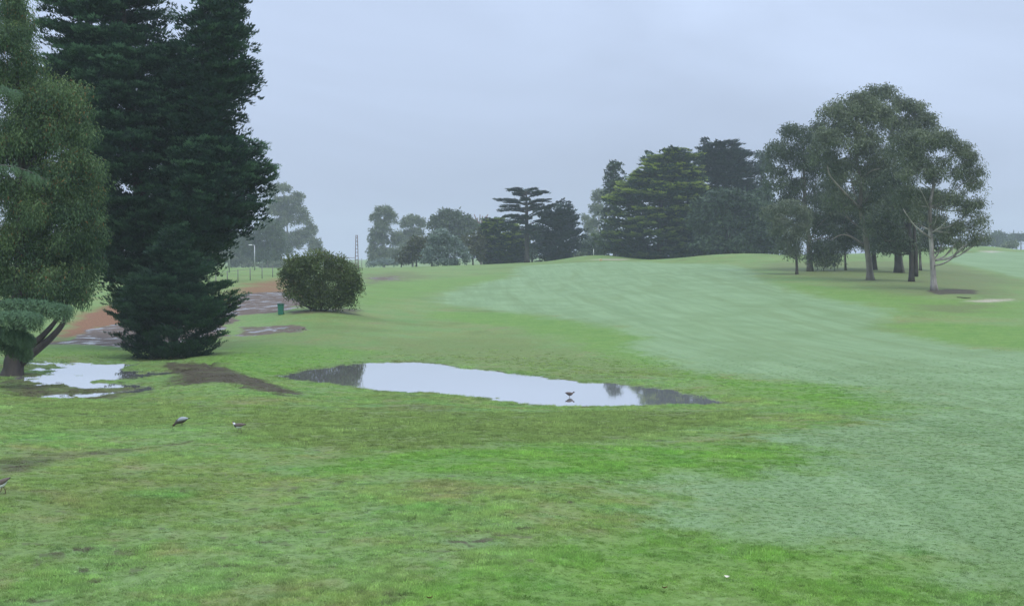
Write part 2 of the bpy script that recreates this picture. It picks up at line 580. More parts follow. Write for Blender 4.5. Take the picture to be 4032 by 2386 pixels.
AREAS = [  # channel, strength, softness m, raggedness m, outline (in the 2508-wide view)
    ('fair', 1, 2.5, 2.6, [(1265, 652), (1262, 678), (1180, 693), (1095, 718), (1060, 742), (1180, 757), (1400, 783), (1560, 813), (1612, 830), (1570, 852), (1640, 880),
                        (1760, 912), (1850, 930), (2000, 937), (2100, 950), (2200, 985), (2330, 1002), (2150, 1018), (1950, 1058), (1790, 1087), (2050, 1090), (2095, 1108),
                        (2030, 1160), (1800, 1170), (1620, 1180), (1600, 1195), (1740, 1215), (1790, 1255), (1630, 1290), (1750, 1310), (2050, 1335), (2330, 1385), (2420, 1440), (2508, 1470), (2700, 1484), (2900, 1300), (2900, 860),
                        (2508, 862), (2400, 852), (2250, 832), (2130, 797), (2190, 765), (2130, 750), (2000, 728), (1900, 700), (1850, 672), (1790, 648), (1500, 640)]),
    ('fair', 1, 2, 2, [(2300, 634), (2350, 622), (2508, 617), (2650, 617), (2650, 700), (2508, 682), (2450, 668), (2360, 650)]),
    ('lush', 0.9, 2, 1.5, [(60, 850), (300, 850), (300, 876), (90, 876)]),
    ('lush', 1.0, 2, 1.0, [(500, 885), (590, 842), (800, 850), (960, 862), (880, 880), (720, 902), (640, 912), (560, 896)]),
    ('lush', 0.95, 1.5, 2.5, [(1055, 762), (1250, 764), (1420, 784), (1600, 826), (1560, 850), (1660, 890), (1560, 900), (1450, 860), (1250, 800), (1080, 782)]),
    ('lush', 0.8, 1.5, 2.0, [(1600, 905), (1780, 928), (2000, 938), (2120, 958), (2210, 990), (2140, 1015), (1920, 985), (1700, 938)]),
    ('lush', 0.95, 1.0, 1.2, [(700, 1150), (900, 1112), (1300, 1092), (1800, 1086), (2050, 1092), (2040, 1160), (1640, 1180), (1300, 1165), (900, 1160)]),
    ('lush', 0.8, 1.0, 1.4, [(900, 1500), (1150, 1400), (1500, 1290), (1750, 1285), (2020, 1320), (2350, 1392), (2460, 1484), (2400, 1500)]),
    ('lush', 0.95, 2, 2, [(2150, 795), (2300, 792), (2560, 800), (2560, 858), (2300, 840)]),
    ('lush', 0.7, 4, 4, [(890, 690), (1060, 684), (1240, 668), (1230, 685), (1100, 712), (960, 730), (900, 745)]),
    ('lush', 0.75, 3, 3, [(1830, 678), (1960, 700), (2130, 712), (2260, 728), (2508, 745), (2508, 780), (2150, 770), (2000, 728), (1900, 700)]),
    ('long', 0.85, 1.0, 1.5, [(520, 990), (760, 1000), (1000, 1012), (1500, 1005), (1900, 1000), (1800, 1040), (1560, 1082), (1200, 1092), (900, 1095), (600, 1085)]),
    ('long', 0.6, 2, 2, [(0, 970), (300, 985), (620, 1000), (500, 1040), (0, 1060)]),
    ('long', 0.6, 2, 3, [(960, 830), (1250, 820), (1500, 880), (1650, 925), (1300, 920), (1000, 880)]),
    ('dry_shade', 0.65, 4, 4, [(1850, 648), (2200, 640), (2360, 652), (2470, 690), (2440, 735), (2250, 722), (2060, 690), (1920, 672)]),  # browned grass under the gums, their shade painted in with it
    ('dry_shade', 0.7, 1.5, 2.5, [(2240, 745), (2420, 742), (2400, 768), (2250, 764)]),
    ('dry_shade', 0.7, 3, 4, [(880, 672), (1000, 664), (1060, 676), (900, 700)]),
    ('dry_shade', 0.6, 1, 2, [(800, 1000), (1000, 985), (1200, 1000), (1100, 1012)]),
    ('soil', 0.9, 0.8, 0.8, [(2272, 712), (2330, 706), (2395, 710), (2385, 720), (2300, 722)]),
    ('soil', 0.85, 0.9, 1.2, [(395, 889), (520, 884), (610, 906), (690, 944), (765, 992), (690, 976), (600, 950), (510, 940), (430, 947)]),
    ('soil', 0.62, 1.0, 1.5, [(0, 925), (120, 935), (300, 945), (420, 950), (300, 972), (60, 968), (0, 962)]),
    ('soil', 0.62, 0.6, 1.0, [(0, 1108), (200, 1098), (420, 1082), (500, 1070), (480, 1092), (220, 1122), (60, 1150), (0, 1165)]),
    ('soil', 0.75, 1.0, 1.0, [(680, 766), (760, 760), (880, 758), (870, 768), (720, 772)]),
    ('mud', 1.0, 1.5, 2.0, [(120, 842), (260, 795), (420, 785), (560, 755), (590, 722), (680, 716), (740, 736), (735, 756), (690, 768), (600, 772), (470, 850), (300, 852)]),
    ('mud', 0.62, 1.0, 2.0, [(570, 800), (680, 798), (760, 802), (740, 812), (600, 822)]),
    ('mud', 0.6, 3, 4, [(890, 678), (1000, 672), (960, 690), (890, 696)]),
    ('mulch', 1.0, 1.0, 1.5, [(190, 775), (260, 745), (420, 740), (560, 725), (540, 760), (420, 786), (260, 800), (150, 838), (120, 838)]),
    ('mulch', 0.9, 2.0, 2.0, [(560, 716), (620, 695), (700, 682), (700, 716), (590, 724)]),
    ('sand', 1, 0.5, 0.4, [(2352, 738), (2420, 734), (2485, 733), (2470, 737), (2410, 741)]),
    ('sand', 0.9, 1.2, 0.8, [(1440, 637), (1480, 634.6), (1545, 635), (1530, 638)]),
    ('sand', 0.9, 1.2, 0.8, [(2390, 617), (2430, 614.5), (2460, 617), (2430, 619)]),
]
for px_, d_, rr_ in ((3427, 190, 1.6), (3597, 186, 2.0), (3138, 212, 1.2), (3190, 222, 1.5), (3537, 214, 2.0), (690, 87.5, 3.2), (45, 75, 2.0), (1265, 125, 3.4)):
    x_ = (px_ - CX) / F * d_
    AREAS.append(('soil', 0.6, 1.0, 1.0, None, np.array([(x_ + rr_ * math.cos(t), d_ + rr_ * 0.8 * math.sin(t)) for t in np.linspace(0, 6.28, 10)[:-1]])))
for i, a in enumerate(AREAS):
    if a[4] is None:
        AREAS[i] = (*a[:4], a[5])
        continue
    AREAS[i] = (*a[:4], outline(a[4]))
POND = outline([(688, 912), (740, 904), (800, 900), (890, 889), (1010, 888), (1060, 893), (1150, 906), (1260, 918), (1350, 930), (1450, 941), (1560, 949), (1640, 958), (1700, 970), (1790, 983),
                (1740, 989), (1600, 989), (1400, 985), (1260, 978), (1190, 966), (1080, 958), (900, 953), (850, 946), (740, 934), (700, 926)])
PUDDLE = outline([(70, 882), (160, 878), (300, 886), (395, 890), (410, 915), (330, 928), (400, 940), (440, 948), (300, 965), (60, 965), (110, 945), (40, 925), (100, 905)])
CHN = ('fair', 'lush', 'dry_shade', 'long', 'mud', 'mulch', 'soil', 'sand')


def masks(X, Y):
    w1, w2 = fbm(X * 0.22, Y * 0.22, 4, 3), fbm(X * 1.1, Y * 1.1, 4, 5)
    M = {k: np.zeros(X.shape) for k in CHN}
    for ch, st, soft, rag, poly in AREAS:
        lo, hi = poly.min(0) - 4 * (soft + rag), poly.max(0) + 4 * (soft + rag)
        s = (X > lo[0]) & (X < hi[0]) & (Y > lo[1]) & (Y < hi[1])
        if not s.any():
            continue
        d = sdf(poly, X[s], Y[s]) + rag * (0.9 * w1[s] + 0.55 * w2[s])
        M[ch][s] = np.maximum(M[ch][s], st * sstep(-soft, soft, d))
    r = np.hypot(X, Y)
    sp = fbm(X * 2.6 + 9, Y * 3.2, 3, 91) + 0.3 * fbm(X * 0.35, Y * 0.35, 2, 92)      # small worn spots in the rough
    M['soil'] = np.maximum(M['soil'], 0.5 * sstep(0.40, 0.52, sp) * sstep(95, 60, r) * (1 - M['fair']) * (1 - 0.6 * M['lush']))
    return M


LANE = np.array([ground_pt(*p) for p in ((2250, 1060), (2330, 1120), (2550, 1200), (2900, 1300), (3300, 1390), (3700, 1470), (4032, 1540))])
LANE = np.vstack([LANE[0] + (LANE[0] - LANE[1]) * 2, LANE, LANE[-1] + (LANE[-1] - LANE[-2]) * 6])
LANE = smooth_path(LANE, 4)


def lanes(X, Y):
    best = np.full(X.shape, 1e9)
    U, Vv = np.zeros(X.shape), np.zeros(X.shape)
    acc = 0.0
    for (x1, y1), (x2, y2) in zip(LANE[:-1], LANE[1:]):
        ex, ey = x2 - x1, y2 - y1
        ln = math.hypot(ex, ey)
        t = np.clip(((X - x1) * ex + (Y - y1) * ey) / (ln * ln), 0, 1)
        d = np.hypot(X - x1 - t * ex, Y - y1 - t * ey)
        m_ = d < best
        best = np.where(m_, d, best)
        U = np.where(m_, d * np.sign(ex * (Y - y1) - ey * (X - x1)), U)
        Vv = np.where(m_, acc + t * ln, Vv)
        acc += ln
    return np.stack([U, Vv, np.zeros(X.shape)], -1)


def water_dip(X, Y):
    """depth field of the flooded hollows: >0 inside"""
    s = np.full(X.shape, -1e3)
    for poly, rag in ((POND, 0.5), (PUDDLE, 2.0)):
        lo, hi = poly.min(0) - 14, poly.max(0) + 14
        k = (X > lo[0]) & (X < hi[0]) & (Y > lo[1]) & (Y < hi[1])
        if k.any():
            d = sdf(poly, X[k], Y[k]) + rag * (0.8 * fbm(X[k] * 0.5, Y[k] * 0.5, 4, 8) + 0.6 * fbm(X[k] * 1.7, Y[k] * 1.7, 3, 9))
            if poly is PUDDLE:
                d = d - 3.4 * sstep(0.0, 0.3, fbm(X[k] * 0.30 + 3, Y[k] * 0.42, 3, 77)) - 1.6 * sstep(0.05, 0.4, fbm(X[k] * 1.1, Y[k] * 0.8, 3, 78))
            s[k] = np.maximum(s[k], d)
    return s


def height(X, Y, z0=None):
    X, Y = np.asarray(X, float), np.asarray(Y, float)
    z = base_h(X, Y) if z0 is None else z0
    r = np.hypot(X, Y)
    near = sstep(140, 60, r)
    z = z + near * (0.05 * fbm(X * 0.35, Y * 0.35, 3, 11) + 0.03 * fbm(X * 1.3, Y * 1.3, 3, 12) + 0.012 * fbm(X * 5, Y * 5, 2, 13)) + 0.12 * (1 - near) * fbm(X * 0.08, Y * 0.08, 3, 14)
    s = water_dip(X, Y)
    inside = -np.minimum(0.18, 0.004 + 0.10 * np.maximum(s, 0))
    rim = 0.006 + 0.035 * np.maximum(-s, 0) + 0.01 * fbm(X * 4, Y * 4, 2, 15)
    w = sstep(9, 0, -s)
    z_out = z * (1 - w) + np.maximum(rim, z * sstep(0, 6, -s)) * w
    return np.where(s > 0, inside, np.where(s > -9, z_out, z)), s


# radial grid: fine where the picture looks, coarse all round
ang = np.concatenate([np.radians(np.linspace(-180, -26, 52, endpoint=False)), np.radians(np.linspace(-26, 26, 760, endpoint=False)), np.radians(np.linspace(26, 180, 53))])
rad = np.concatenate([np.linspace(0.5, 15, 14, endpoint=False), np.exp(np.linspace(math.log(15), math.log(460), 500, endpoint=False)), np.exp(np.linspace(math.log(460), math.log(1550), 26))])
RR, AA = np.meshgrid(rad, ang, indexing='ij')
GX, GY = RR * np.sin(AA), RR * np.cos(AA)
GZ, GS = height(GX, GY)
GM = masks(GX, GY)
GM['soil'] = np.maximum(GM['soil'], 0.75 * sstep(-0.5, 0.1, GS) * (GS > -50))
GL = lanes(GX, GY).reshape(-1, 3)
nr, na = GX.shape
ii = np.arange(nr * na).reshape(nr, na)
quads = np.stack([ii[:-1, :-1], ii[:-1, 1:], ii[1:, 1:], ii[1:, :-1]], -1).reshape(-1, 4)[:, ::-1]
V = np.stack([GX, GY, GZ], -1).reshape(-1, 3)
fm = GM['fair'].ravel()[quads].mean(1)
mm = np.maximum(GM['mud'], GM['mulch']).ravel()[quads].mean(1)
kindq = np.where(fm > 0.5, 1, np.where(mm > 0.5, 2, 0))
for k, nm in ((0, 'ground'), (1, 'fairway'), (2, 'mud_track')):
    fq = quads[kindq == k]
    used, inv = np.unique(fq, return_inverse=True)
    o = obj(nm, mesh_from(nm, V[used], inv.reshape(-1, 4), True, {**{c: GM[c].ravel()[used] for c in CHN}, 'lane': GL[used]}), M_GROUND)
    tag(o, kind='structure')

for nm, poly in (('pond_water', POND), ('puddle_water', PUDDLE)):
    lo, hi = poly.min(0) - 2.5, poly.max(0) + 2.5
    nx, ny = int((hi[0] - lo[0]) / 0.5) + 2, int((hi[1] - lo[1]) / 0.5) + 2
    X, Y = np.meshgrid(np.linspace(lo[0], hi[0], nx), np.linspace(lo[1], hi[1], ny), indexing='ij')
    i2 = np.arange(nx * ny).reshape(nx, ny)
    q = np.stack([i2[:-1, :-1], i2[1:, :-1], i2[1:, 1:], i2[:-1, 1:]], -1).reshape(-1, 4)
    s = sdf(poly, X, Y).ravel()
    q = q[s[q].max(1) > -2.0]
    used, inv = np.unique(q, return_inverse=True)
    vv = np.stack([X.ravel(), Y.ravel(), np.zeros(nx * ny)], -1)[used]
    tag(obj(nm, mesh_from(nm, vv, inv.reshape(-1, 4), True), M_WATER), kind='structure')


def gz(x, y):
    return float(height(np.array([x]), np.array([y]))[0][0])


def on_ground(px, d):
    """a point of the ground d metres ahead, in the vertical plane of photo column px"""
    x = (px - CX) / F * d
    return np.array([x, d, gz(x, d)])


# ------------------------------------------------------------------ foliage building
def rand_unit(n):
    v = rng.normal(size=(n, 3))
    return v / np.linalg.norm(v, axis=1, keepdims=True)


def basis(fwd, upv):
    f = fwd / np.linalg.norm(fwd, axis=1, keepdims=True)
    s = np.cross(f, upv)
    s /= np.linalg.norm(s, axis=1, keepdims=True) + 1e-9
    u = np.cross(s, f)
    return np.stack([f, s, u], 1)                     # rows: local x, y, z


def stamp(templates, pos, B, scale, tint, tip=None, odd=None):
    """templates: list of ((k*3,3) triangles, (k*3,) tip weight). Returns vertex array and attributes"""
    vs, ts, ps, od = [], [], [], []
    pick = rng.integers(0, len(templates), len(pos))
    for i, (T, tw) in enumerate(templates):
        s = np.where(pick == i)[0]
        if not len(s):
            continue
        v = np.einsum('vk,nkj->nvj', T, B[s]) * scale[s][:, None, None] + pos[s][:, None, :]
        vs.append(v.reshape(-1, 3))
        k = len(T) // 3
        tl = np.repeat(np.clip(tint[s][:, None] + rng.normal(0, 0.13, (len(s), k)), 0, 1), 3, axis=1)
        ts.append(tl.ravel())
        ps.append(((tip[s][:, None] if tip is not None else 0) * np.broadcast_to(tw, (len(s), len(T)))).ravel())
        if odd is not None:
            od.append(np.repeat((rng.random((len(s), k)) < odd[s][:, None]).astype(float), 3, axis=1).ravel())
    v = np.concatenate(vs)
    at = {'tint': np.concatenate(ts), 'tip': np.concatenate(ps)}
    if odd is not None:
        at['odd'] = np.concatenate(od)
    return v, at


def leaf_mesh(name, parts):
    v = np.concatenate([p[0] for p in parts])
    keys = parts[0][1].keys()
    at = {k: np.concatenate([p[1][k] for p in parts]) for k in keys}
    return mesh_from(name, v, np.arange(len(v)).reshape(-1, 3), False, at)


def tri(c, d, n, ln, w):
    """pointed leaf from c along d, width across n"""
    d = d / np.linalg.norm(d)
    s = np.cross(d, n)
    s = s / (np.linalg.norm(s) + 1e-9)
    return [c - s * w / 2, c + s * w / 2, c + d * ln]


def t_fan(nl, ll, lw, r, droop=0.0, lift=0.0):
    """flat conifer spray: x outward, y across, z up; fits a unit length"""
    T = []
    for i in range(nl):
        t = (i + 0.5) / nl
        x = t * 0.95
        side = (-1) ** i
        wmax = 0.42 * math.sin(math.pi * min(1, t * 0.75 + 0.22))
        y = side * wmax * random.uniform(0.15, 1.0)
        c = np.array([x - 0.1 + random.uniform(-.05, .05), y, 0.10 * math.sin(math.pi * t) - droop * t * t + random.uniform(-r, r)])
        d = np.array([0.8, side * random.uniform(0.1, 0.9), random.uniform(-0.1, 0.45) + lift - droop])
        n = np.array([random.uniform(-.5, .5), random.uniform(-.5, .5), 1.0])
        T += tri(c, d, n, ll * random.uniform(0.7, 1.3), lw * random.uniform(0.7, 1.3))
    T = np.array(T)
    return T, np.clip(T[:, 0] * 1.2 - 0.1, 0, 1)


def t_clump(nl, ll, lw, hang=0.4, flat=0.75):
    """ball of leaves of unit radius; hang > 0 lets them droop"""
    T = []
    for i in range(nl):
        q = rand_unit(1)[0] * random.random() ** 0.45
        q[2] *= flat
        d = rand_unit(1)[0] + np.array([0, 0, -hang * 2]) + q * 0.6
        T += tri(q, d, rand_unit(1)[0], ll * random.uniform(0.6, 1.4), lw * random.uniform(0.7, 1.3))
    T = np.array(T)
    return T, np.clip(T[:, 2], 0, 1)


TPL = {
    'gum': [t_clump(46, 0.40, 0.145, 0.5) for _ in range(6)],
    'gumfar': [t_clump(14, 0.75, 0.36, 0.35) for _ in range(5)],
    'round': [t_clump(16, 0.6, 0.36, 0.05, 0.6) for _ in range(5)],
    'shrub': [t_clump(30, 0.42, 0.2, -0.25, 0.9) for _ in range(5)],
    'oak': [t_clump(62, 0.30, 0.105, 0.8, 1.1) for _ in range(8)],
    'spray': [t_fan(34, 0.20, 0.13, 0.09, 0.0, 0.5) for _ in range(6)],
    'sprayfar': [t_fan(14, 0.36, 0.26, 0.06, 0.0, 0.2) for _ in range(6)],
    'deodar': [t_fan(40, 0.2, 0.055, 0.07, 0.5) for _ in range(6)],
    'plume': [t_fan(12, 0.45, 0.22, 0.07, 0.25) for _ in range(6)],
}


def lobes_world(lobes, D, dj=0.35):
    """lobes given as photo ellipses (x, y, rx, ry[, depth shift in m]) to world ellipsoids"""
    out = []
    k = D / F
    for l in lobes:
        sh = l[4] if len(l) > 4 else random.uniform(-1, 1) * l[2] * k * dj
        d = D + sh
        c = P(l[0], l[1], d)
        out.append((c, np.array([l[2] * d / F, l[2] * d / F * 0.95, l[3] * d / F])))
    return out


def crown_lobes(name, lobes, kind, mat, parent, clump, dens=1.0, tip=0.0, odd=0.0, tint0=0.45, ragged=0.22, core=0.4, relief_amp=0.34):
    """foliage gathered in masses: clumps over each mass's skin, thinner inside"""
    pp, nn, ti = [], [], []
    for c, r in lobes:
        area = 4 * math.pi * ((r[0] * r[1]) ** 1.6 / 3 + 2 * (r[0] * r[2]) ** 1.6 / 3) ** (1 / 1.6)
        n = max(6, int(dens * area / (clump * clump * 1.15)))
        u = rand_unit(n)
        u[:, 2] = np.where(u[:, 2] < -0.55, -u[:, 2], u[:, 2])
        f = 1 - np.abs(rng.normal(0, ragged, n))
        f = np.where(rng.random(n) < core * 0.5, f * rng.uniform(0.4, 0.85, n), f)
        # leave ragged holes
        az, el = np.arctan2(u[:, 1], u[:, 0]), u[:, 2]
        hole = fbm(az * 1.6 + c[0], el * 2.2 + c[2], 3, 21)
        keep = hole > -0.4
        f = f + 0.10 * fbm(az * 2.1 + c[1], el * 3 + c[0], 2, 22)
        q = c + u * r * f[:, None]
        pp.append(q[keep])
        nn.append(u[keep])
        ti.append(np.full(keep.sum(), random.uniform(-0.10, 0.10)))
    pp, nn, ti = np.concatenate(pp), np.concatenate(nn), np.concatenate(ti)
    n = len(pp)
    upv = rand_unit(n) * 0.25 + np.array([0, 0, 1.0])
    B = basis(rand_unit(n) * np.array([1, 1, 0.15]) + 1e-4, upv)
    k_ = 0.55 / clump
    relief = fbm(pp[:, 0] * k_ + pp[:, 1] * 0.37 * k_, pp[:, 2] * k_ * 1.3 - pp[:, 1] * 0.21 * k_, 3, 51)  # light and dark clumps painted into the leaf tint by noise
    tint = np.clip(tint0 + ti + relief_amp * relief + rng.normal(0, 0.12, n), 0, 1)
    tp = tip * sstep(0.1, 0.9, nn[:, 2]) * rng.uniform(0.3, 1, n)  # upward-facing skin painted paler, as if lit from above
    od = np.full(n, odd) * (0.35 + 1.6 * (fbm(pp[:, 0] * 0.8, pp[:, 2] * 0.8, 2, 31) > 0.12))
    v, at = stamp(TPL[kind], pp, B, clump * rng.uniform(0.7, 1.3, n), tint, tp, od if odd else None)
    return obj(name, leaf_mesh(name, [(v, at)]), mat, parent)


def crown_boughs(name, parts, mat, parent, kind, bough, spacing, spray, tilt=0.2, tip=0.0, odd=0.0, nsp=11, inner=2, tint0=0.45, flat=False, fill=0.85):
    """layered conifer crown. parts: list of rows (z, xc, yc, rx, ry); boughs reach the outline as flat plates of sprays"""
    pp, ff, uu, sc, ti, tp = [], [], [], [], [], []
    for rows in parts:
        rows = np.array(rows)
        rows = rows[np.argsort(rows[:, 0])]
        seed, lumpz = random.uniform(0, 50), 0.95 / bough
        z0, z1 = rows[0, 0], rows[-1, 0]
        z = z0
        while z < z1:
            r_ = [np.interp(z, rows[:, 0], rows[:, i]) for i in range(1, 5)]
            per = math.pi * (r_[2] + r_[3])
            nb = max(3, int(per / (bough * 0.95) * random.uniform(0.8, 1.2)))
            ph0 = random.uniform(0, 6.28)
            for k in range(nb):
                zz = z + random.uniform(-0.5, 0.5) * spacing * 1.6
                zz = min(max(zz, z0), z1)
                r_ = [np.interp(zz, rows[:, 0], rows[:, i]) for i in range(1, 5)]
                ph = ph0 + 2 * math.pi * (k + random.uniform(-0.35, 0.35)) / nb
                lump = float(fbm(np.array([ph * 1.25 + seed]), np.array([zz * lumpz]), 2, 61)[0])
                if random.random() > fill + 0.5 * lump:
                    continue
                o2 = np.array([math.cos(ph), math.sin(ph), 0])
                reach = random.choice((0.74, 0.84, 0.93, 1.0, 1.05)) + random.uniform(-0.05, 0.04)
                reach = reach + 0.17 * lump
                tl = tilt + random.uniform(-0.12, 0.15)
                tint = tint0 + random.uniform(-0.15, 0.2)
                bl = bough * random.uniform(0.75, 1.3)
                tan = np.array([-o2[1], o2[0], 0])
                end = np.array([r_[0] + o2[0] * r_[2] * reach, r_[1] + o2[1] * r_[3] * reach, zz])
                for j in range(nsp):
                    a = random.uniform(-0.85, 0.85)
                    back = random.random() ** 0.8 * bl
                    w = bl * 0.62 * math.sin(math.pi * min(1, (back / bl) * 0.8 + 0.18))
                    p = end - o2 * (back + spray * 0.7) + tan * a * w + np.array([0, 0, -back * tl + 0.12 * bl * (1 - a * a) * (0.5 - back / bl) + random.uniform(-.05, .05) * bl])
                    pp.append(p)
                    ff.append(o2 + tan * a * 0.7 + np.array([0, 0, tl + random.uniform(-0.1, 0.15)]))
                    uu.append(np.array([random.uniform(-.25, .25), random.uniform(-.25, .25), 1]))
                    sc.append(spray * random.uniform(0.75, 1.25))
                    ti.append(tint + random.uniform(-0.12, 0.12))
                    tp.append(tip * max(0, 1.25 - back / bl * 1.1) * (0.15 + 0.85 * ((zz - z0) / (z1 - z0)) ** 1.1) * random.uniform(0.5, 1.2))  # young growth outward, with lit bough tops painted in towards the crown top
                for j in range(inner):
                    f = random.uniform(0.3, 0.8)
                    p = np.array([r_[0] + o2[0] * r_[2] * reach * f, r_[1] + o2[1] * r_[3] * reach * f, zz - (1 - f) * bl * 0.4 + random.uniform(-.3, .3) * bl]) + tan * random.uniform(-.5, .5) * bl
                    pp.append(p)
                    ff.append(o2 + tan * random.uniform(-1, 1) + np.array([0, 0, random.uniform(-0.3, 0.4)]))
                    uu.append(np.array([random.uniform(-.6, .6), random.uniform(-.6, .6), 1]))
                    sc.append(spray * random.uniform(1.0, 1.7))
                    ti.append(tint - 0.1)
                    tp.append(0)
            z += spacing * random.uniform(0.8, 1.2)
    pp = np.array(pp)
    v, at = stamp(TPL[kind], pp, basis(np.array(ff), np.array(uu)), np.array(sc), np.clip(np.array(ti), 0, 1), np.array(tp), np.full(len(pp), odd) if odd else None)
    return obj(name, leaf_mesh(name, [(v, at)]), mat, parent)


def rows_px(rows, D, depth=1.0):
    """outline rows (y, left x, right x) of the photo to crown rows in metres"""
    o = []
    for y, a, b_ in rows:
        c = P((a + b_) / 2, y, D)
        r = (b_ - a) / 2 * D / F
        o.append((c[2], c[0], D, r, r * depth))
    return o


def trunk_mesh(paths, D, base=None):
    """paths: list of [(photo x, photo y, radius m[, depth shift])]; the first starts at the ground"""
    mb = MB()
    for k, path in enumerate(paths):
        q = []
        for t in path:
            d = D + (t[3] if len(t) > 3 else 0)
            q.append([*P(t[0], t[1], d), t[2]])
        q = np.array(q)
        if k == 0:
            q[0, 2] = gz(q[0, 0], q[0, 1]) - 0.25
        q = smooth_path(q, 4)
        if k == 0:                                    # root flare
            q[0, 3] *= 1.45
            q[1, 3] *= 1.12
        mb.tube(q[:, :3], np.maximum(q[:, 3], 0.012), 9, 0.07)
    return mb


def tree_root(name, px, D, label, cat='tree', group=None):
    p = on_ground(px, D)
    r = obj(name, None, None, None, p)
    tag(r, label, cat, group)
    bpy.context.view_layer.update()
    return r


def keep_parent(o, r):
    o.parent = r
    o.matrix_parent_inverse = Matrix.Translation(-Vector(r.location))
    return o


def gum(name, label, px, D, lobes, kind, mat, clump, trunk, bmat, limbs=(), dj=0.35, dens=1.0, group=None, cat='tree', auto=True, **kw):
    r = tree_root(name, px, D, label, cat, group)
    lw = lobes_world(lobes, D, dj)
    if kind == 'gum':
        lw = [(c, rd_ * 0.94) for c, rd_ in lw]
        kw.setdefault('relief_amp', 0.5)
        kw.setdefault('ragged', 0.2)
    keep_parent(crown_lobes('crown', lw, kind, mat, None, clump, dens, **kw), r)
    paths = [trunk]
    tp = np.array([t[:2] for t in trunk], float)
    mb = trunk_mesh(paths, D)
    if auto:                                          # limbs from the trunk to each leaf mass
        base = np.array([P(t[0], t[1], D) for t in trunk])
        rr = [t[2] for t in trunk]
        for c, rad_ in lw:
            h = base[:, 2]
            j = int(np.argmin(np.abs(h - (c[2] - rad_[2] * 1.3))))
            j = min(max(j, 1), len(base) - 1)
            a = base[j]
            mid = (a + c) / 2 + np.array([0, 0, -0.12 * np.linalg.norm(c - a)])
            r0 = max(0.05, rr[j] * 0.4)
            q = smooth_path(np.array([[*a, r0], [*mid, r0 * 0.65], [*c, r0 * 0.25]]), 4)
            mb.tube(q[:, :3], q[:, 3], 6, 0.05)
            for _ in range(2):
                e = c + rand_unit(1)[0] * rad_ * 0.85
                mb.tube([mid, (mid + e) / 2 + np.array([0, 0, 0.1]), e], [r0 * 0.4, r0 * 0.25, r0 * 0.1], 5)
    keep_parent(mb.build('trunk', bmat), r)
    for lp in limbs:
        q = np.array([[*P(t[0], t[1], D + (t[3] if len(t) > 3 else 0)), t[2]] for t in lp])
        q = smooth_path(q, 4)
        keep_parent(MB().tube(q[:, :3], q[:, 3], 7, 0.06).build('limb', bmat), r)
    return r


def conifer(name, label, px, D, parts, mat, trunk, bmat, group=None, **kw):
    r = tree_root(name, px, D, label, 'tree', group)
    keep_parent(crown_boughs('crown', parts, mat, None, **kw), r)
    keep_parent(trunk_mesh(trunk, D).build('trunk', bmat), r)
    return r


F_CYP = foliage('cypress_leaf', (0.012, 0.036, 0.025), (0.026, 0.068, 0.043), (0.055, 0.122, 0.07), (0.13, 0.25, 0.135), transl=0.15)
F_YOUNG = foliage('young_cypress_leaf', (0.012, 0.036, 0.023), (0.026, 0.068, 0.04), (0.05, 0.115, 0.06), (0.09, 0.18, 0.09), transl=0.15)
F_OAK = foliage('russet_oak_leaf', (0.03, 0.07, 0.032), (0.08, 0.145, 0.058), (0.155, 0.24, 0.09), (0.22, 0.30, 0.10), (0.20, 0.115, 0.035), transl=0.25)
F_DEO = foliage('deodar_needle', (0.026, 0.07, 0.034), (0.056, 0.122, 0.056), (0.098, 0.185, 0.082), (0.14, 0.23, 0.1), transl=0.15)
F_GUM = foliage('gum_leaf', (0.07, 0.095, 0.056), (0.135, 0.165, 0.092), (0.215, 0.25, 0.14), (0.26, 0.28, 0.15), transl=0.2)
F_GUMD = foliage('dark_gum_leaf', (0.045, 0.068, 0.042), (0.085, 0.115, 0.066), (0.14, 0.172, 0.095), (0.17, 0.19, 0.1), transl=0.2)
F_GUMP = foliage('pale_gum_leaf', (0.085, 0.115, 0.07), (0.15, 0.18, 0.11), (0.22, 0.25, 0.155), (0.3, 0.3, 0.19), transl=0.2)
F_GUMG = foliage('green_gum_leaf', (0.04, 0.068, 0.036), (0.07, 0.105, 0.052), (0.11, 0.15, 0.075), (0.13, 0.16, 0.08), transl=0.2)
F_GOLD = foliage('golden_cypress_leaf', (0.02, 0.048, 0.026), (0.04, 0.085, 0.04), (0.075, 0.14, 0.055), (0.42, 0.50, 0.09), transl=0.15)
F_CED = foliage('cedar_needle', (0.018, 0.036, 0.032), (0.032, 0.058, 0.050), (0.055, 0.088, 0.072), (0.07, 0.105, 0.085), transl=0.12)
F_DARK = foliage('dark_round_leaf', (0.024, 0.045, 0.026), (0.045, 0.075, 0.04), (0.08, 0.12, 0.06), (0.12, 0.17, 0.07), transl=0.15)
F_SILV = foliage('silver_leaf', (0.085, 0.12, 0.095), (0.15, 0.2, 0.16), (0.24, 0.3, 0.24), (0.28, 0.34, 0.28), transl=0.15)
F_BROWN = foliage('olive_brown_leaf', (0.045, 0.055, 0.026), (0.08, 0.09, 0.042), (0.12, 0.13, 0.06), (0.12, 0.10, 0.06), transl=0.2)
F_BUSH = foliage('bush_leaf', (0.045, 0.07, 0.024), (0.09, 0.13, 0.042), (0.15, 0.195, 0.062), (0.2, 0.235, 0.075), (0.12, 0.09, 0.045), transl=0.2)
B_DARK = bark('dark_bark', (0.022, 0.018, 0.015), (0.065, 0.052, 0.042))
B_GUM = bark('grey_gum_bark', (0.10, 0.085, 0.065), (0.24, 0.21, 0.17), 1.6)
B_PALE = bark('pale_gum_bark', (0.075, 0.06, 0.048), (0.46, 0.42, 0.37), 1.3)

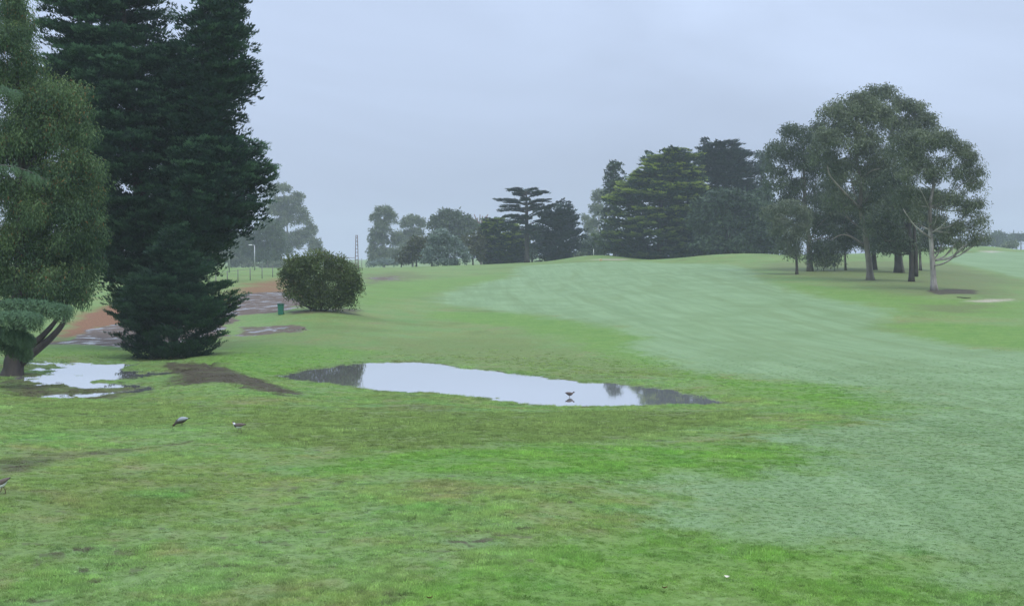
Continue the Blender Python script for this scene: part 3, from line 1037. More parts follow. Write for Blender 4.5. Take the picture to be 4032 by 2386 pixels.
# ------------------------------------------------------------------ near trees on the left
conifer('cypress_tree', 'huge dark cypress with two leaders towering above the left side', 590, 97,
        [rows_px([(-350, 440, 500), (-200, 330, 620), (-60, 180, 660), (60, 140, 720), (200, 130, 860), (400, 120, 900), (600, 150, 960), (800, 190, 960), (950, 260, 900), (1050, 350, 880), (1160, 430, 820), (1240, 480, 760)], 97, 0.9),
         rows_px([(-70, 850, 880), (0, 770, 955), (40, 730, 975), (110, 700, 990), (200, 690, 1008), (330, 690, 1003), (450, 680, 965), (520, 680, 950)], 93),
         rows_px([(535, 700, 985), (560, 660, 1060), (650, 600, 1098), (700, 600, 1090), (770, 600, 1070), (850, 620, 1030), (900, 620, 965), (950, 640, 910)], 93)],
        F_CYP, [[(575, 1418, 0.75), (580, 1200, 0.62), (560, 800, 0.5), (500, 300, 0.3), (470, -200, 0.1)], [(570, 900, 0.4), (720, 500, 0.28), (850, 100, 0.12), (865, -40, 0.05)]], B_DARK,
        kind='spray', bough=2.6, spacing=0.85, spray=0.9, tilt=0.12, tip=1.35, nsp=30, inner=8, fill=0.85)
conifer('young_cypress', 'low bushy young cypress spreading to the ground before the huge cypress', 690, 87.5,
        [rows_px([(880, 670, 730), (940, 630, 770), (1000, 580, 790), (1050, 530, 850), (1100, 470, 920), (1170, 450, 966), (1250, 440, 960), (1300, 440, 950), (1350, 450, 925), (1390, 470, 860), (1415, 540, 790)], 87.5, 0.85)],
        F_YOUNG, [[(690, 1418, 0.22), (690, 1300, 0.18), (700, 1150, 0.12), (690, 900, 0.04)]], B_DARK,
        kind='spray', bough=1.1, spacing=0.42, spray=0.62, tilt=0.42, tip=1.0, nsp=11, inner=2, fill=0.66)


r = tree_root('broadleaf_tree', 45, 75, 'russet flecked broadleaf tree leaning in from the left edge')
lw = lobes_world([(50, 40, 75, 80), (40, 180, 100, 90), (30, 320, 100, 90), (100, 250, 60, 70), (250, 420, 115, 95), (130, 440, 120, 110), (320, 520, 60, 60), (200, 560, 150, 90), (50, 560, 100, 110), (310, 640, 70, 60),
                  (365, 690, 60, 50), (240, 720, 150, 90), (370, 790, 50, 50), (320, 850, 90, 70), (190, 860, 150, 90), (70, 800, 110, 110), (375, 920, 48, 50), (290, 960, 100, 70), (350, 1020, 60, 60), (180, 1000, 120, 80),
                  (325, 1100, 66, 60), (230, 1120, 110, 70), (110, 1120, 110, 80), (300, 1170, 66, 40), (30, 980, 90, 100), (170, 1180, 90, 50), (-80, 700, 120, 160), (-80, 1000, 120, 140), (-90, 350, 120, 160), (120, 330, 90, 90, 2.2), (90, 620, 120, 120, 2.5), (180, 480, 120, 100, 2.2), (120, 950, 140, 140, 2.4), (250, 1050, 110, 90, 2.0), (60, 120, 80, 120, 2.0), (230, 780, 150, 120, 2.2), (40, 1130, 110, 80, 1.5)], 75)
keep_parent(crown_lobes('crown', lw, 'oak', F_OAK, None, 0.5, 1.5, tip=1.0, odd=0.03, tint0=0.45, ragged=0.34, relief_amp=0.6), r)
mb = trunk_mesh([[(45, 1478, 0.58), (58, 1400, 0.5), (72, 1300, 0.46), (80, 1100, 0.36), (85, 850, 0.28), (80, 550, 0.2), (60, 250, 0.1)]], 75)
for c, rd in lw[4::3]:
    a = P(80, 1000 if c[2] < 8 else 700, 75)
    q = smooth_path(np.array([[*a, 0.14], [*((a + c) / 2 - np.array([0, 0, 0.3])), 0.08], [*c, 0.03]]), 4)
    mb.tube(q[:, :3], q[:, 3], 6)
keep_parent(mb.build('trunk', B_DARK), r)
for lp in ([(80, 1425, 0.3), (165, 1360, 0.21), (222, 1308, 0.16), (258, 1250, 0.12), (262, 1165, 0.07)], [(90, 1390, 0.24), (180, 1310, 0.15), (235, 1235, 0.10), (250, 1150, 0.05)]):
    q = smooth_path(np.array([[*P(t[0], t[1], 75), t[2]] for t in lp]), 4)
    keep_parent(MB().tube(q[:, :3], q[:, 3], 8, 0.05).build('limb', B_DARK), r)

# deodar whose trunk stands just outside the frame and whose boughs hang into it
r = tree_root('cedar_tree', -170, 67, 'pale green cedar boughs drooping in from the left edge near the trunk')
keep_parent(trunk_mesh([[(-170, 1560, 0.4), (-172, 1200, 0.34), (-170, 700, 0.25), (-165, 200, 0.12), (-160, -200, 0.04)]], 67).build('trunk', B_DARK), r)
BR = [[(-165, 1190, 0.12), (0, 1188, 0.07), (110, 1188, 0.045), (200, 1196, 0.03), (275, 1214, 0.012)],
      [(-165, 1250, 0.10), (0, 1235, 0.06, -1), (90, 1232, 0.04, -1.5), (160, 1245, 0.02, -2)],
      [(-165, 1330, 0.09), (0, 1335, 0.05), (60, 1345, 0.03), (115, 1385, 0.012)],
      [(-165, 1290, 0.09), (-20, 1290, 0.06, -0.5), (60, 1296, 0.04, -1), (125, 1330, 0.012, -1)],
      [(-165, 330, 0.08), (-40, 340, 0.05), (30, 352, 0.03), (85, 372, 0.012)],
      [(-165, 640, 0.09), (-20, 650, 0.06), (90, 668, 0.04), (190, 712, 0.012)]]
pp, ff, uu, sc, ti = [], [], [], [], []
for i, bp_ in enumerate(BR):
    q = smooth_path(np.array([[*P(t[0], t[1], 67 + (t[3] if len(t) > 3 else 0)), t[2]] for t in bp_]), 8)
    keep_parent(MB().tube(q[:, :3], q[:, 3], 6).build('branch', B_DARK), r)
    k = len(q)
    for j in range(4, k):
        t = q[min(j + 1, k - 1), :3] - q[j - 1, :3]
        t /= np.linalg.norm(t)
        for _ in range(12 if i < 4 else 5):
            sd_ = np.array([-t[1], t[0], 0]) * random.choice((-1, 1)) * random.uniform(0.2, 1.2)
            pp.append(q[j, :3] + sd_ * 0.12 + rng.normal(0, 0.06, 3))
            ff.append(t * 0.8 + sd_ + np.array([0, 0, random.uniform(-1.3, -0.1)]))
            uu.append(np.array([random.uniform(-.3, .3), random.uniform(-.3, .3), 1]))
            sc.append(random.uniform(0.45, 0.85) * (1.0 if i < 4 else 0.62) * (0.55 if j > k - 4 else 1))
            ti.append(random.uniform(0.3, 0.75))
v, at = stamp(TPL['deodar'], np.array(pp), basis(np.array(ff), np.array(uu)), np.array(sc), np.array(ti), np.full(len(pp), 0.6))
keep_parent(obj('foliage', leaf_mesh('foliage', [(v, at)]), F_DEO), r)

# round bush beside the bin
gum('bush', 'broad rounded olive green bush beside the green bin', 1265, 125,
    [(1165, 1065, 62, 50), (1250, 1035, 62, 38), (1325, 1052, 50, 40), (1378, 1092, 42, 46), (1133, 1115, 40, 52), (1220, 1110, 70, 68), (1320, 1120, 70, 70), (1390, 1130, 38, 50), (1165, 1160, 50, 40), (1260, 1178, 75, 45), (1345, 1172, 52, 45), (1200, 1192, 40, 32), (1290, 1202, 60, 28), (1365, 1190, 36, 32)],
    'shrub', F_BUSH, 0.5, [(1265, 1226, 0.12), (1262, 1190, 0.1), (1258, 1150, 0.07), (1255, 1080, 0.03)], B_DARK,
    limbs=[[(1255, 1226, 0.06), (1200, 1205, 0.05), (1155, 1175, 0.03)], [(1250, 1226, 0.06), (1190, 1190, 0.05), (1170, 1150, 0.03)], [(1275, 1226, 0.07), (1320, 1195, 0.05), (1350, 1150, 0.03)]],
    dens=1.15, odd=0.04, tip=0.4, cat='bush', auto=False)

# ------------------------------------------------------------------ gums on the right
gum('gum_tree', 'tall gum with a thick leaning grey trunk and a long bare limb to the left', 3427, 190,
    [(3290, 465, 80, 65), (3375, 435, 95, 70), (3440, 470, 85, 75), (3320, 555, 105, 85), (3430, 590, 90, 85), (3250, 590, 65, 75), (3345, 690, 90, 70), (3450, 700, 75, 65), (3285, 680, 55, 60), (3300, 800, 70, 60), (3480, 640, 60, 60), (3440, 810, 60, 50)],
    'gum', F_GUM, 0.95, [(3427, 1104, 0.5), (3420, 1020, 0.42), (3404, 906, 0.36), (3389, 815, 0.32), (3390, 724, 0.26), (3376, 640, 0.2), (3368, 540, 0.12), (3370, 450, 0.05)], B_GUM,
    limbs=[[(3390, 825, 0.2, -0.3), (3330, 765, 0.16, -2.5), (3270, 696, 0.11, -4), (3258, 655, 0.06, -4.5)], [(3400, 970, 0.12), (3358, 937, 0.09, -2), (3315, 925, 0.06, -3), (3268, 947, 0.03, -3.5)],
           [(3400, 960, 0.1), (3350, 930, 0.08, 1), (3330, 915, 0.05, 1)], [(3409, 945, 0.12), (3425, 905, 0.08, -1), (3430, 870, 0.05, -1)], [(3390, 705, 0.13), (3430, 675, 0.1, -2), (3465, 665, 0.05, -3)]], tip=0.3)
gum('gum_tree', 'right-hand gum with a pale peeling trunk and white forked limbs above bare soil', 3679, 165,
    [(3560, 590, 75, 65), (3640, 560, 80, 55), (3720, 565, 70, 55), (3780, 600, 55, 50), (3825, 640, 50, 60), (3600, 680, 85, 75), (3700, 680, 80, 65), (3795, 715, 55, 65), (3850, 720, 35, 70), (3570, 780, 65, 55), (3650, 790, 60, 55), (3745, 800, 65, 60),
     (3825, 830, 50, 55), (3862, 800, 26, 26), (3860, 880, 42, 42), (3785, 900, 55, 45), (3600, 860, 45, 35), (3700, 880, 45, 35), (3882, 930, 22, 32), (3835, 945, 40, 32), (3770, 960, 40, 26), (3720, 940, 40, 30)],
    'gum', F_GUM, 0.72, [(3679, 1142, 0.4), (3671, 1028, 0.3), (3664, 906, 0.26), (3661, 815, 0.22), (3673, 749, 0.17), (3685, 688, 0.13), (3728, 640, 0.06)], B_PALE,
    limbs=[[(3664, 938, 0.11, -0.2), (3606, 894, 0.09, -2), (3570, 846, 0.06, -3), (3556, 822, 0.03, -3)], [(3664, 920, 0.10), (3716, 884, 0.08, -2), (3730, 838, 0.04, -3)], [(3672, 1046, 0.10), (3708, 1040, 0.10, -1), (3752, 1015, 0.085, -1.5), (3784, 978, 0.06, -2), (3810, 962, 0.03, -2)],
           [(3668, 998, 0.08), (3716, 982, 0.07, 1), (3760, 972, 0.04, 1.5)], [(3661, 830, 0.09), (3640, 780, 0.06, -1.5), (3618, 735, 0.03, -2)], [(3666, 905, 0.08), (3684, 870, 0.06, -1), (3690, 820, 0.03, -2)], [(3755, 1012, 0.04, -1.5), (3750, 985, 0.03, -1.5), (3760, 960, 0.015, -1.5)]],
    tip=0.3, dens=0.85, ragged=0.3)
gum('gum_tree', 'tallest gum crown topping the right-hand clump from behind', 3500, 216,
    [(3470, 372, 78, 34), (3420, 415, 70, 48), (3545, 425, 70, 45), (3610, 445, 62, 48), (3645, 500, 60, 60), (3570, 520, 80, 60), (3500, 490, 60, 50), (3680, 560, 60, 50), (3590, 620, 80, 60)],
    'gum', F_GUM, 1.0, [(3545, 1052, 0.5), (3535, 900, 0.45), (3525, 700, 0.36), (3515, 550, 0.24), (3505, 420, 0.1)], B_GUM, tip=0.3, ragged=0.28)
gum('gum_tree', 'dense dark gum at the left of the right-hand clump with low hanging foliage', 3180, 222,
    [(3120, 540, 60, 50), (3070, 610, 58, 58), (3150, 640, 80, 80), (3055, 715, 55, 70), (3150, 770, 80, 80), (3215, 540, 65, 60), (3230, 670, 70, 80), (3240, 820, 70, 70), (3180, 880, 60, 60), (3260, 910, 60, 50), (3095, 830, 60, 60), (3235, 980, 60, 45), (3270, 1025, 48, 35), (3205, 1020, 40, 38)],
    'gum', F_GUMD, 1.05, [(3190, 1062, 0.45), (3185, 950, 0.4), (3170, 800, 0.3), (3165, 650, 0.2), (3165, 560, 0.1)], B_GUM)
gum('gum_tree', 'dark twin-trunked gum between the two big trunks', 3597, 186,
    [(3500, 740, 70, 70), (3540, 830, 70, 60), (3480, 860, 70, 60), (3520, 930, 55, 45), (3560, 700, 60, 60), (3440, 900, 50, 55), (3470, 970, 45, 35), (3560, 975, 40, 35), (3620, 800, 60, 50)],
    'gum', F_GUMD, 0.9, [(3590, 1092, 0.36), (3588, 1000, 0.32), (3580, 900, 0.28), (3570, 800, 0.2), (3560, 700, 0.1)], B_DARK,
    limbs=[[(3607, 1090, 0.32), (3606, 1000, 0.26), (3600, 900, 0.2), (3610, 800, 0.1)], [(3583, 950, 0.09), (3530, 950, 0.07, -1), (3480, 948, 0.03, -2)], [(3583, 940, 0.09), (3568, 900, 0.07, -1), (3560, 870, 0.04, -1)]])
for k, (px, D, lb, lob, lab) in enumerate((
        (3537, 214, 3, [(3540, 920, 80, 60), (3500, 975, 60, 40), (3580, 975, 55, 36), (3520, 840, 80, 60), (3560, 780, 80, 60)], 'squat dark tree with a thick short trunk behind the twin-trunked gum'),
        (3443, 228, 3, [(3420, 890, 90, 60), (3370, 955, 70, 48), (3460, 960, 65, 42), (3420, 810, 90, 60), (3440, 740, 90, 70)], 'dark tree directly behind the thick leaning grey trunk'),
        (3330, 226, 3, [(3290, 890, 85, 65), (3350, 945, 65, 50), (3290, 975, 75, 42), (3330, 830, 85, 60), (3280, 760, 80, 70)], 'slender trunked dark tree left of the thick leaning grey trunk'),
        (3625, 232, 3, [(3640, 890, 75, 65), (3700, 930, 60, 50), (3610, 950, 55, 40), (3660, 975, 50, 32), (3660, 800, 80, 70)], 'slim pale trunked tree behind the pale peeling trunk'))):
    base = P(px, 1000, D)
    yb = 1000 + (ZC - gz(base[0], D)) * F / D
    gum('gum_tree', lab, px, D, lob, 'gum', F_GUMD, 1.0, [(px, yb, (0.55, 0.4, 0.16, 0.2)[k]), (px - 4, 950, (0.45, 0.34, 0.13, 0.17)[k]), (px - 6, 880, 0.1)], (B_DARK, B_DARK, B_GUM, B_PALE)[k], dj=0.8)
gum('small_tree', 'small grey-green round headed tree standing in front of the gums', 3138, 212,
    [(3048, 850, 52, 42), (3110, 828, 60, 40), (3160, 850, 38, 42), (3080, 905, 56, 48), (3150, 915, 42, 55), (3115, 960, 48, 45), (3125, 1005, 34, 28), (3085, 980, 36, 36)],
    'gum', F_GUMP, 0.8, [(3138, 1072, 0.22), (3136, 1020, 0.19), (3128, 950, 0.14), (3115, 870, 0.06)], B_DARK, tip=0.5, dens=1.1)

# ------------------------------------------------------------------ dark group on the crest
conifer('golden_cypress', 'broad spreading cypress with golden tipped layered boughs on the crest', 2600, 335,
        [rows_px([(596, 2600, 2720), (612, 2545, 2750), (636, 2500, 2775), (690, 2455, 2800), (775, 2380, 2830), (884, 2350, 2850), (930, 2348, 2850), (970, 2370, 2850), (1018, 2400, 2840)], 335, 0.8)],
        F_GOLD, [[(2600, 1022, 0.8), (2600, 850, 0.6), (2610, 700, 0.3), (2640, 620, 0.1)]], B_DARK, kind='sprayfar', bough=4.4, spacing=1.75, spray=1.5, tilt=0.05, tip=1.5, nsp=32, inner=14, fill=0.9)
conifer('cedar_tree', 'dark flat topped cedar rising behind the golden tipped cypress', 2850, 350,
        [rows_px([(556, 2780, 2905), (572, 2735, 2945), (610, 2720, 2975), (680, 2720, 3000), (760, 2740, 3010), (900, 2760, 3020), (1010, 2780, 3000)], 350, 0.9)],
        F_CED, [[(2850, 1020, 0.8), (2850, 800, 0.6), (2850, 640, 0.3), (2845, 570, 0.1)]], B_DARK, kind='sprayfar', bough=3.6, spacing=1.5, spray=1.5, tilt=0.08, tip=0.7, nsp=16, inner=10, fill=0.9)
gum('round_tree', 'dark rounded tree in front of the flat topped cedar on the crest', 2870, 318,
    [(2850, 790, 80, 45), (2785, 830, 65, 55), (2920, 815, 75, 60), (2980, 850, 50, 60), (2760, 900, 55, 60), (2850, 890, 90, 70), (2950, 910, 80, 60), (2800, 965, 70, 42), (2900, 975, 90, 38), (3010, 950, 60, 55), (2760, 985, 50, 30), (2980, 985, 60, 28)],
    'round', F_DARK, 1.3, [(2870, 1020, 0.5), (2870, 960, 0.45), (2865, 860, 0.3), (2860, 800, 0.1)], B_DARK, tip=0.5)
gum('columnar_tree', 'narrow upright dark tree at the left end of the crest group', 2422, 368,
    [(2425, 675, 30, 34), (2420, 715, 36, 40), (2415, 770, 38, 50), (2408, 840, 40, 50), (2405, 910, 40, 50), (2405, 980, 38, 40)],
    'round', F_DARK, 1.3, [(2420, 1022, 0.4), (2420, 900, 0.3), (2422, 750, 0.2), (2424, 680, 0.1)], B_DARK, dj=0.1)
gum('gum_tree', 'hazy pale gum half hidden behind the narrow upright tree', 2355, 560,
    [(2366, 775, 36, 34), (2350, 830, 30, 36), (2338, 890, 28, 36), (2352, 945, 40, 44), (2330, 985, 34, 34)],
    'gumfar', F_GUM, 1.4, [(2360, 1020, 0.4), (2358, 940, 0.34), (2358, 850, 0.2), (2364, 780, 0.1)], B_PALE, ragged=0.3)
gum('gum_tree', 'small dark crown peeping above the golden tipped cypress', 2650, 415,
    [(2658, 604, 26, 14), (2625, 616, 20, 10), (2640, 700, 60, 80)], 'gumfar', F_GUMD, 1.4, [(2650, 1018, 0.5), (2650, 800, 0.35), (2655, 620, 0.1)], B_DARK)
gum('gum_tree', 'pair of thin dark spires between the flat topped cedar and the gums', 3000, 405,
    [(2988, 618, 9, 26), (3016, 618, 16, 22), (3005, 670, 36, 50), (3000, 780, 45, 80)], 'gumfar', F_DARK, 1.3, [(3000, 1015, 0.5), (3000, 800, 0.35), (2995, 620, 0.1)], B_DARK, dj=0.05)

# ------------------------------------------------------------------ trees along the far middle
gum('gum_tree', 'leftmost tall hazy gum of the middle row beside the lattice mast', 1510, 600,
    [(1512, 836, 40, 24), (1480, 860, 24, 20), (1540, 862, 28, 28), (1500, 900, 42, 34), (1490, 947, 46, 36), (1468, 985, 22, 26), (1512, 1003, 48, 36), (1562, 950, 30, 48), (1475, 1020, 30, 24)],
    'gumfar', F_GUM, 1.2, [(1512, 1056, 0.45), (1512, 980, 0.36), (1508, 900, 0.22), (1512, 840, 0.08)], B_PALE, ragged=0.3)
gum('gum_tree', 'thin topped hazy gum with sky showing under its crown', 1625, 640,
    [(1627, 868, 44, 20), (1600, 888, 24, 22), (1655, 884, 24, 18), (1640, 915, 34, 20), (1605, 925, 26, 22), (1610, 960, 44, 40), (1660, 970, 40, 40)], 'gumfar', F_GUM, 1.2, [(1625, 1050, 0.4), (1626, 960, 0.3), (1630, 880, 0.1)], B_PALE, ragged=0.3)
gum('gum_tree', 'wide domed gum behind the silvery weeping tree', 1785, 480,
    [(1751, 848, 34, 24), (1787, 859, 38, 32), (1827, 871, 34, 24), (1858, 893, 26, 26), (1719, 867, 24, 20), (1759, 891, 46, 28), (1819, 907, 46, 24), (1703, 891, 16, 24), (1790, 945, 60, 40)],
    'gumfar', F_GUMD, 1.25, [(1790, 1045, 0.5), (1790, 960, 0.4), (1788, 880, 0.2)], B_GUM, tip=0.3)
gum('weeping_tree', 'silvery blue weeping tree in front of the middle row', 1755, 345,
    [(1739, 930, 36, 22), (1713, 960, 32, 28), (1775, 960, 36, 28), (1700, 1000, 34, 28), (1755, 998, 48, 36), (1815, 1000, 34, 24), (1688, 1025, 24, 18), (1760, 1033, 52, 16), (1838, 1022, 20, 20)],
    'round', F_SILV, 1.1, [(1755, 1046, 0.3), (1755, 1000, 0.25), (1745, 940, 0.1)], B_DARK, tip=0.4)
gum('shrub', 'olive brown shrub between the tall hazy gum and the silvery tree', 1645, 358,
    [(1650, 965, 40, 34), (1625, 1000, 40, 34), (1660, 1015, 40, 30), (1600, 1025, 34, 26)], 'round', F_BROWN, 1.2, [(1640, 1052, 0.2), (1640, 1020, 0.16), (1645, 980, 0.06)], B_DARK, cat='shrub')
gum('shrub', 'olive brown shrub right of the silvery weeping tree', 1860, 358,
    [(1845, 960, 34, 36), (1875, 1000, 38, 36), (1890, 960, 30, 30)], 'round', F_BROWN, 1.2, [(1862, 1042, 0.2), (1862, 1010, 0.16), (1858, 970, 0.06)], B_DARK, cat='shrub')
gum('shrub', 'low grey shrub under the leftmost tall hazy gum', 1520, 500,
    [(1530, 1038, 32, 14), (1495, 1036, 26, 16), (1465, 1044, 20, 12)], 'round', F_SILV, 1.0, [(1515, 1058, 0.1), (1515, 1045, 0.08), (1515, 1035, 0.04)], B_DARK, cat='shrub', auto=False)
conifer('golden_cypress', 'small cypress with a yellow green top left of the tall cedar', 1955, 362,
        [rows_px([(860, 1930, 1975), (880, 1890, 2040), (920, 1880, 2070), (980, 1890, 2080), (1036, 1910, 2060)], 362, 0.9)],
        F_GOLD, [[(1960, 1040, 0.5), (1960, 960, 0.4), (1955, 880, 0.1)]], B_DARK, kind='sprayfar', bough=2.8, spacing=1.2, spray=1.5, tilt=0.08, tip=1.3, nsp=12, inner=6, fill=0.95)
# tall cedar with open tiers: each tier is a set of separate level boughs
r = tree_root('cedar_tree', 2075, 345, 'tall cedar with open level tiers and a straight dark trunk')
keep_parent(trunk_mesh([[(2075, 1036, 0.62), (2074, 960, 0.56), (2074, 850, 0.4), (2073, 780, 0.22), (2070, 742, 0.06)]], 345).build('trunk', B_DARK), r)
pp, ff, uu, sc, ti = [], [], [], [], []
CB = [((1690, 165), (1505, 130)), ((1690, 200), (1565, 168)), ((1690, 262), (1388, 226)), ((1690, 275), (1480, 247)), ((1690, 345), (1408, 335)), ((1690, 315), (1450, 290)), ((1690, 400), (1482, 392)), ((1690, 430), (1550, 405)),
      ((1690, 165), (1900, 156)), ((1690, 140), (1785, 112)), ((1690, 150), (1600, 112)), ((1690, 200), (1835, 172)), ((1690, 262), (1925, 236)), ((1690, 270), (1850, 226)), ((1690, 335), (1905, 305)), ((1690, 315), (1840, 275)), ((1690, 385), (1960, 280)),
      ((1690, 400), (1875, 348)), ((1690, 460), (1500, 450)), ((1690, 470), (1900, 430)), ((1690, 520), (1530, 520)), ((1690, 540), (1870, 510)), ((1690, 690), (1860, 705)), ((1690, 600), (1560, 600)), ((1690, 620), (1840, 610))]
CB = [(a, b_, random.uniform(-0.5, 0.5)) for a, b_ in CB]
CB += [((1690, y_), (1690 + random.uniform(-90, 90), y_ - random.uniform(10, 35)), random.choice((-1, 1)) * random.uniform(1.2, 2.5)) for y_ in (150, 180, 250, 275, 330, 350, 400, 420, 470, 520, 560, 600)]
for (ax, ay), (bx, by), dz in CB:
    a = P(2074, 700 + ay / 2.508, 345)
    e = P(1400 + bx / 2.508, 700 + by / 2.508, 345)
    ln0 = np.linalg.norm(e - a)
    e = e + np.array([0, dz * (1.5 + 0.25 * ln0), 0])
    mid = (a + e) / 2 + np.array([0, 0, 0.06 * ln0])
    q = smooth_path(np.array([[*a, 0.17], [*mid, 0.11], [*e, 0.04]]), 4)
    keep_parent(MB().tube(q[:, :3], q[:, 3], 5).build('branch', B_DARK), r)
    o2 = (e - a) / np.linalg.norm(e - a)
    ln = np.linalg.norm(e - a)
    tan = np.array([-o2[1], o2[0], 0])
    for j in range(int(ln * 5.5) + 9):
        t = random.uniform(0.3, 1.0)
        k = min(int(t * (len(q) - 1)), len(q) - 2)
        c = q[k, :3] + (q[k + 1, :3] - q[k, :3]) * (t * (len(q) - 1) - k)
        pp.append(c - o2 * 0.5 + tan * random.uniform(-1, 1) * (0.5 + ln * 0.2) * math.sin(math.pi * min(1, t * 0.8 + 0.1)) + np.array([0, 0, random.uniform(-.2, .4)]))
        ff.append(o2 * np.array([1, 1, 0.4]) + tan * random.uniform(-.8, .8) + np.array([0, 0, random.uniform(-.05, .12)]))
        uu.append(np.array([random.uniform(-.15, .15), random.uniform(-.15, .15), 1]))
        sc.append(random.uniform(0.9, 1.6))
        ti.append(random.uniform(0.2, 0.7))
v, at = stamp(TPL['sprayfar'], np.array(pp), basis(np.array(ff), np.array(uu)), np.array(sc), np.array(ti), np.full(len(pp), 0.2))
keep_parent(obj('foliage', leaf_mesh('foliage', [(v, at)]), F_CED), r)
conifer('cedar_tree', 'shorter spreading cedar right of the tall open cedar', 2215, 352,
        [rows_px([(802, 2190, 2225), (826, 2140, 2268), (870, 2110, 2288), (940, 2100, 2310), (1028, 2110, 2300)], 352, 0.9)],
        F_CED, [[(2215, 1034, 0.6), (2214, 930, 0.45), (2210, 820, 0.15)]], B_DARK, kind='sprayfar', bough=3.4, spacing=1.7, spray=1.5, tilt=0.36, tip=0.5, nsp=12, inner=7, fill=0.85)
gum('shrub', 'small pale shrub at the left foot of the grassy mound', 2288, 338, [(2290, 1006, 18, 12), (2275, 1014, 14, 9)], 'round', F_GUMP, 0.8, [(2288, 1022, 0.06), (2288, 1012, 0.05), (2288, 1004, 0.03)], B_DARK, cat='shrub', auto=False)
for px, D, lob, mt, lab in (
        (1580, 520, [(1575, 1005, 36, 34), (1600, 1030, 34, 22), (1555, 1030, 30, 22)], F_GUM, 'hazy undergrowth right of the leftmost tall hazy gum'),
        (1700, 400, [(1690, 975, 30, 34), (1715, 940, 26, 26), (1680, 1022, 30, 20)], F_GUMD, 'dull green tree tucked behind the left side of the silvery weeping tree'),
        (1905, 395, [(1900, 930, 34, 36), (1895, 985, 38, 40), (1925, 1020, 36, 22)], F_BROWN, 'brownish tree tucked behind the small yellow topped cypress'),
        (2095, 385, [(2060, 960, 40, 50), (2110, 930, 40, 46), (2090, 1000, 46, 34), (2140, 985, 40, 44), (2030, 1010, 36, 26)], F_DARK, 'dark tree filling in behind the trunk of the tall open cedar'),
        (2320, 400, [(2300, 985, 30, 36), (2335, 1000, 34, 26), (2370, 995, 34, 30), (2345, 960, 26, 26)], F_DARK, 'dark undergrowth behind the grassy mound and marker post'),
        (3040, 330, [(3020, 880, 46, 60), (3060, 930, 50, 56), (3040, 985, 56, 34), (3010, 800, 40, 60)], F_DARK, 'dark tree joining the crest group to the gums')):
    g = on_ground(px, D)
    yb = 1000 + (ZC - g[2]) * F / D
    gum('round_tree', lab, px, D, lob, 'round', mt, 1.25, [(px, yb, 0.25), (px, (yb + lob[0][1]) / 2, 0.2), (px, lob[0][1], 0.08)], B_DARK, tip=0.4)
# bare reddish tree far off
r = tree_root('bare_tree', 1895, 640, 'bare reddish tree far behind the domed gum')
mb = trunk_mesh([[(1895, 1040, 0.4), (1895, 940, 0.34), (1893, 890, 0.25)]], 640)
for k in range(26):
    a = P(1893 + random.uniform(-4, 4), 900 + random.uniform(-10, 20), 640)
    e = P(random.uniform(1862, 1922), random.uniform(843, 872), 640 + random.uniform(-3, 3))
    mb.tube([a, (a + e) / 2 + np.array([random.uniform(-.4, .4), 0, .3]), e], [0.32, 0.26, 0.2], 4)
keep_parent(mb.build('trunk', plain('reddish_twig', (0.16, 0.10, 0.085), 0.8)), r)
gum('gum_tree', 'hazy thin gum between the shorter cedar and the crest group', 2320, 600, [(2305, 860, 16, 16), (2318, 900, 20, 30), (2312, 960, 26, 40)], 'gumfar', F_GUM, 1.3, [(2315, 1030, 0.35), (2316, 940, 0.3), (2312, 860, 0.1)], B_PALE, ragged=0.35)

# ------------------------------------------------------------------ far left trees
gum('gum_tree', 'tall hazy gum with airy top just right of the huge cypress', 1130, 680,
    [(1109, 744, 38, 22), (1173, 773, 24, 20), (1064, 760, 28, 24), (1149, 792, 40, 18), (1165, 833, 44, 30), (1194, 870, 30, 28), (1133, 872, 36, 28), (1200, 935, 44, 40), (1150, 955, 54, 44), (1100, 985, 60, 40), (1238, 975, 34, 36), (1222, 905, 25, 30), (1100, 800, 30, 26), (1075, 830, 34, 30), (1120, 835, 40, 28), (1090, 900, 40, 40)],
    'gumfar', F_GUM, 1.4, [(1135, 1065, 0.5), (1134, 960, 0.42), (1128, 860, 0.25), (1118, 760, 0.1)], B_PALE, ragged=0.28)
gum('gum_tree', 'rounder paler green gum in front of the airy topped gum', 1060, 560,
    [(1060, 892, 44, 28), (1030, 926, 42, 34), (1078, 934, 46, 34), (1093, 980, 46, 36), (1012, 985, 60, 44), (960, 965, 50, 50), (1050, 1010, 60, 36)],
    'gumfar', F_GUMG, 1.25, [(1050, 1068, 0.4), (1052, 990, 0.34), (1056, 910, 0.12)], B_PALE, tip=0.3)
gum('gum_tree', 'dim trees massed behind the huge cypress at the end of the field', 900, 620,
    [(920, 1000, 60, 50), (880, 960, 60, 60), (830, 1000, 70, 60), (780, 980, 70, 70), (960, 1035, 60, 28), (1080, 1045, 60, 20), (1160, 1040, 60, 22)], 'gumfar', F_GUM, 1.3, [(900, 1068, 0.4), (900, 1000, 0.3), (895, 960, 0.1)], B_GUM)
gum('shrub', 'pale distant shrub at the right foot of the hazy gums', 1290, 640, [(1283, 1003, 16, 14), (1295, 1014, 18, 12)], 'round', F_GUMP, 0.9, [(1288, 1060, 0.1), (1288, 1030, 0.08), (1288, 1005, 0.04)], B_DARK, cat='shrub', auto=False)

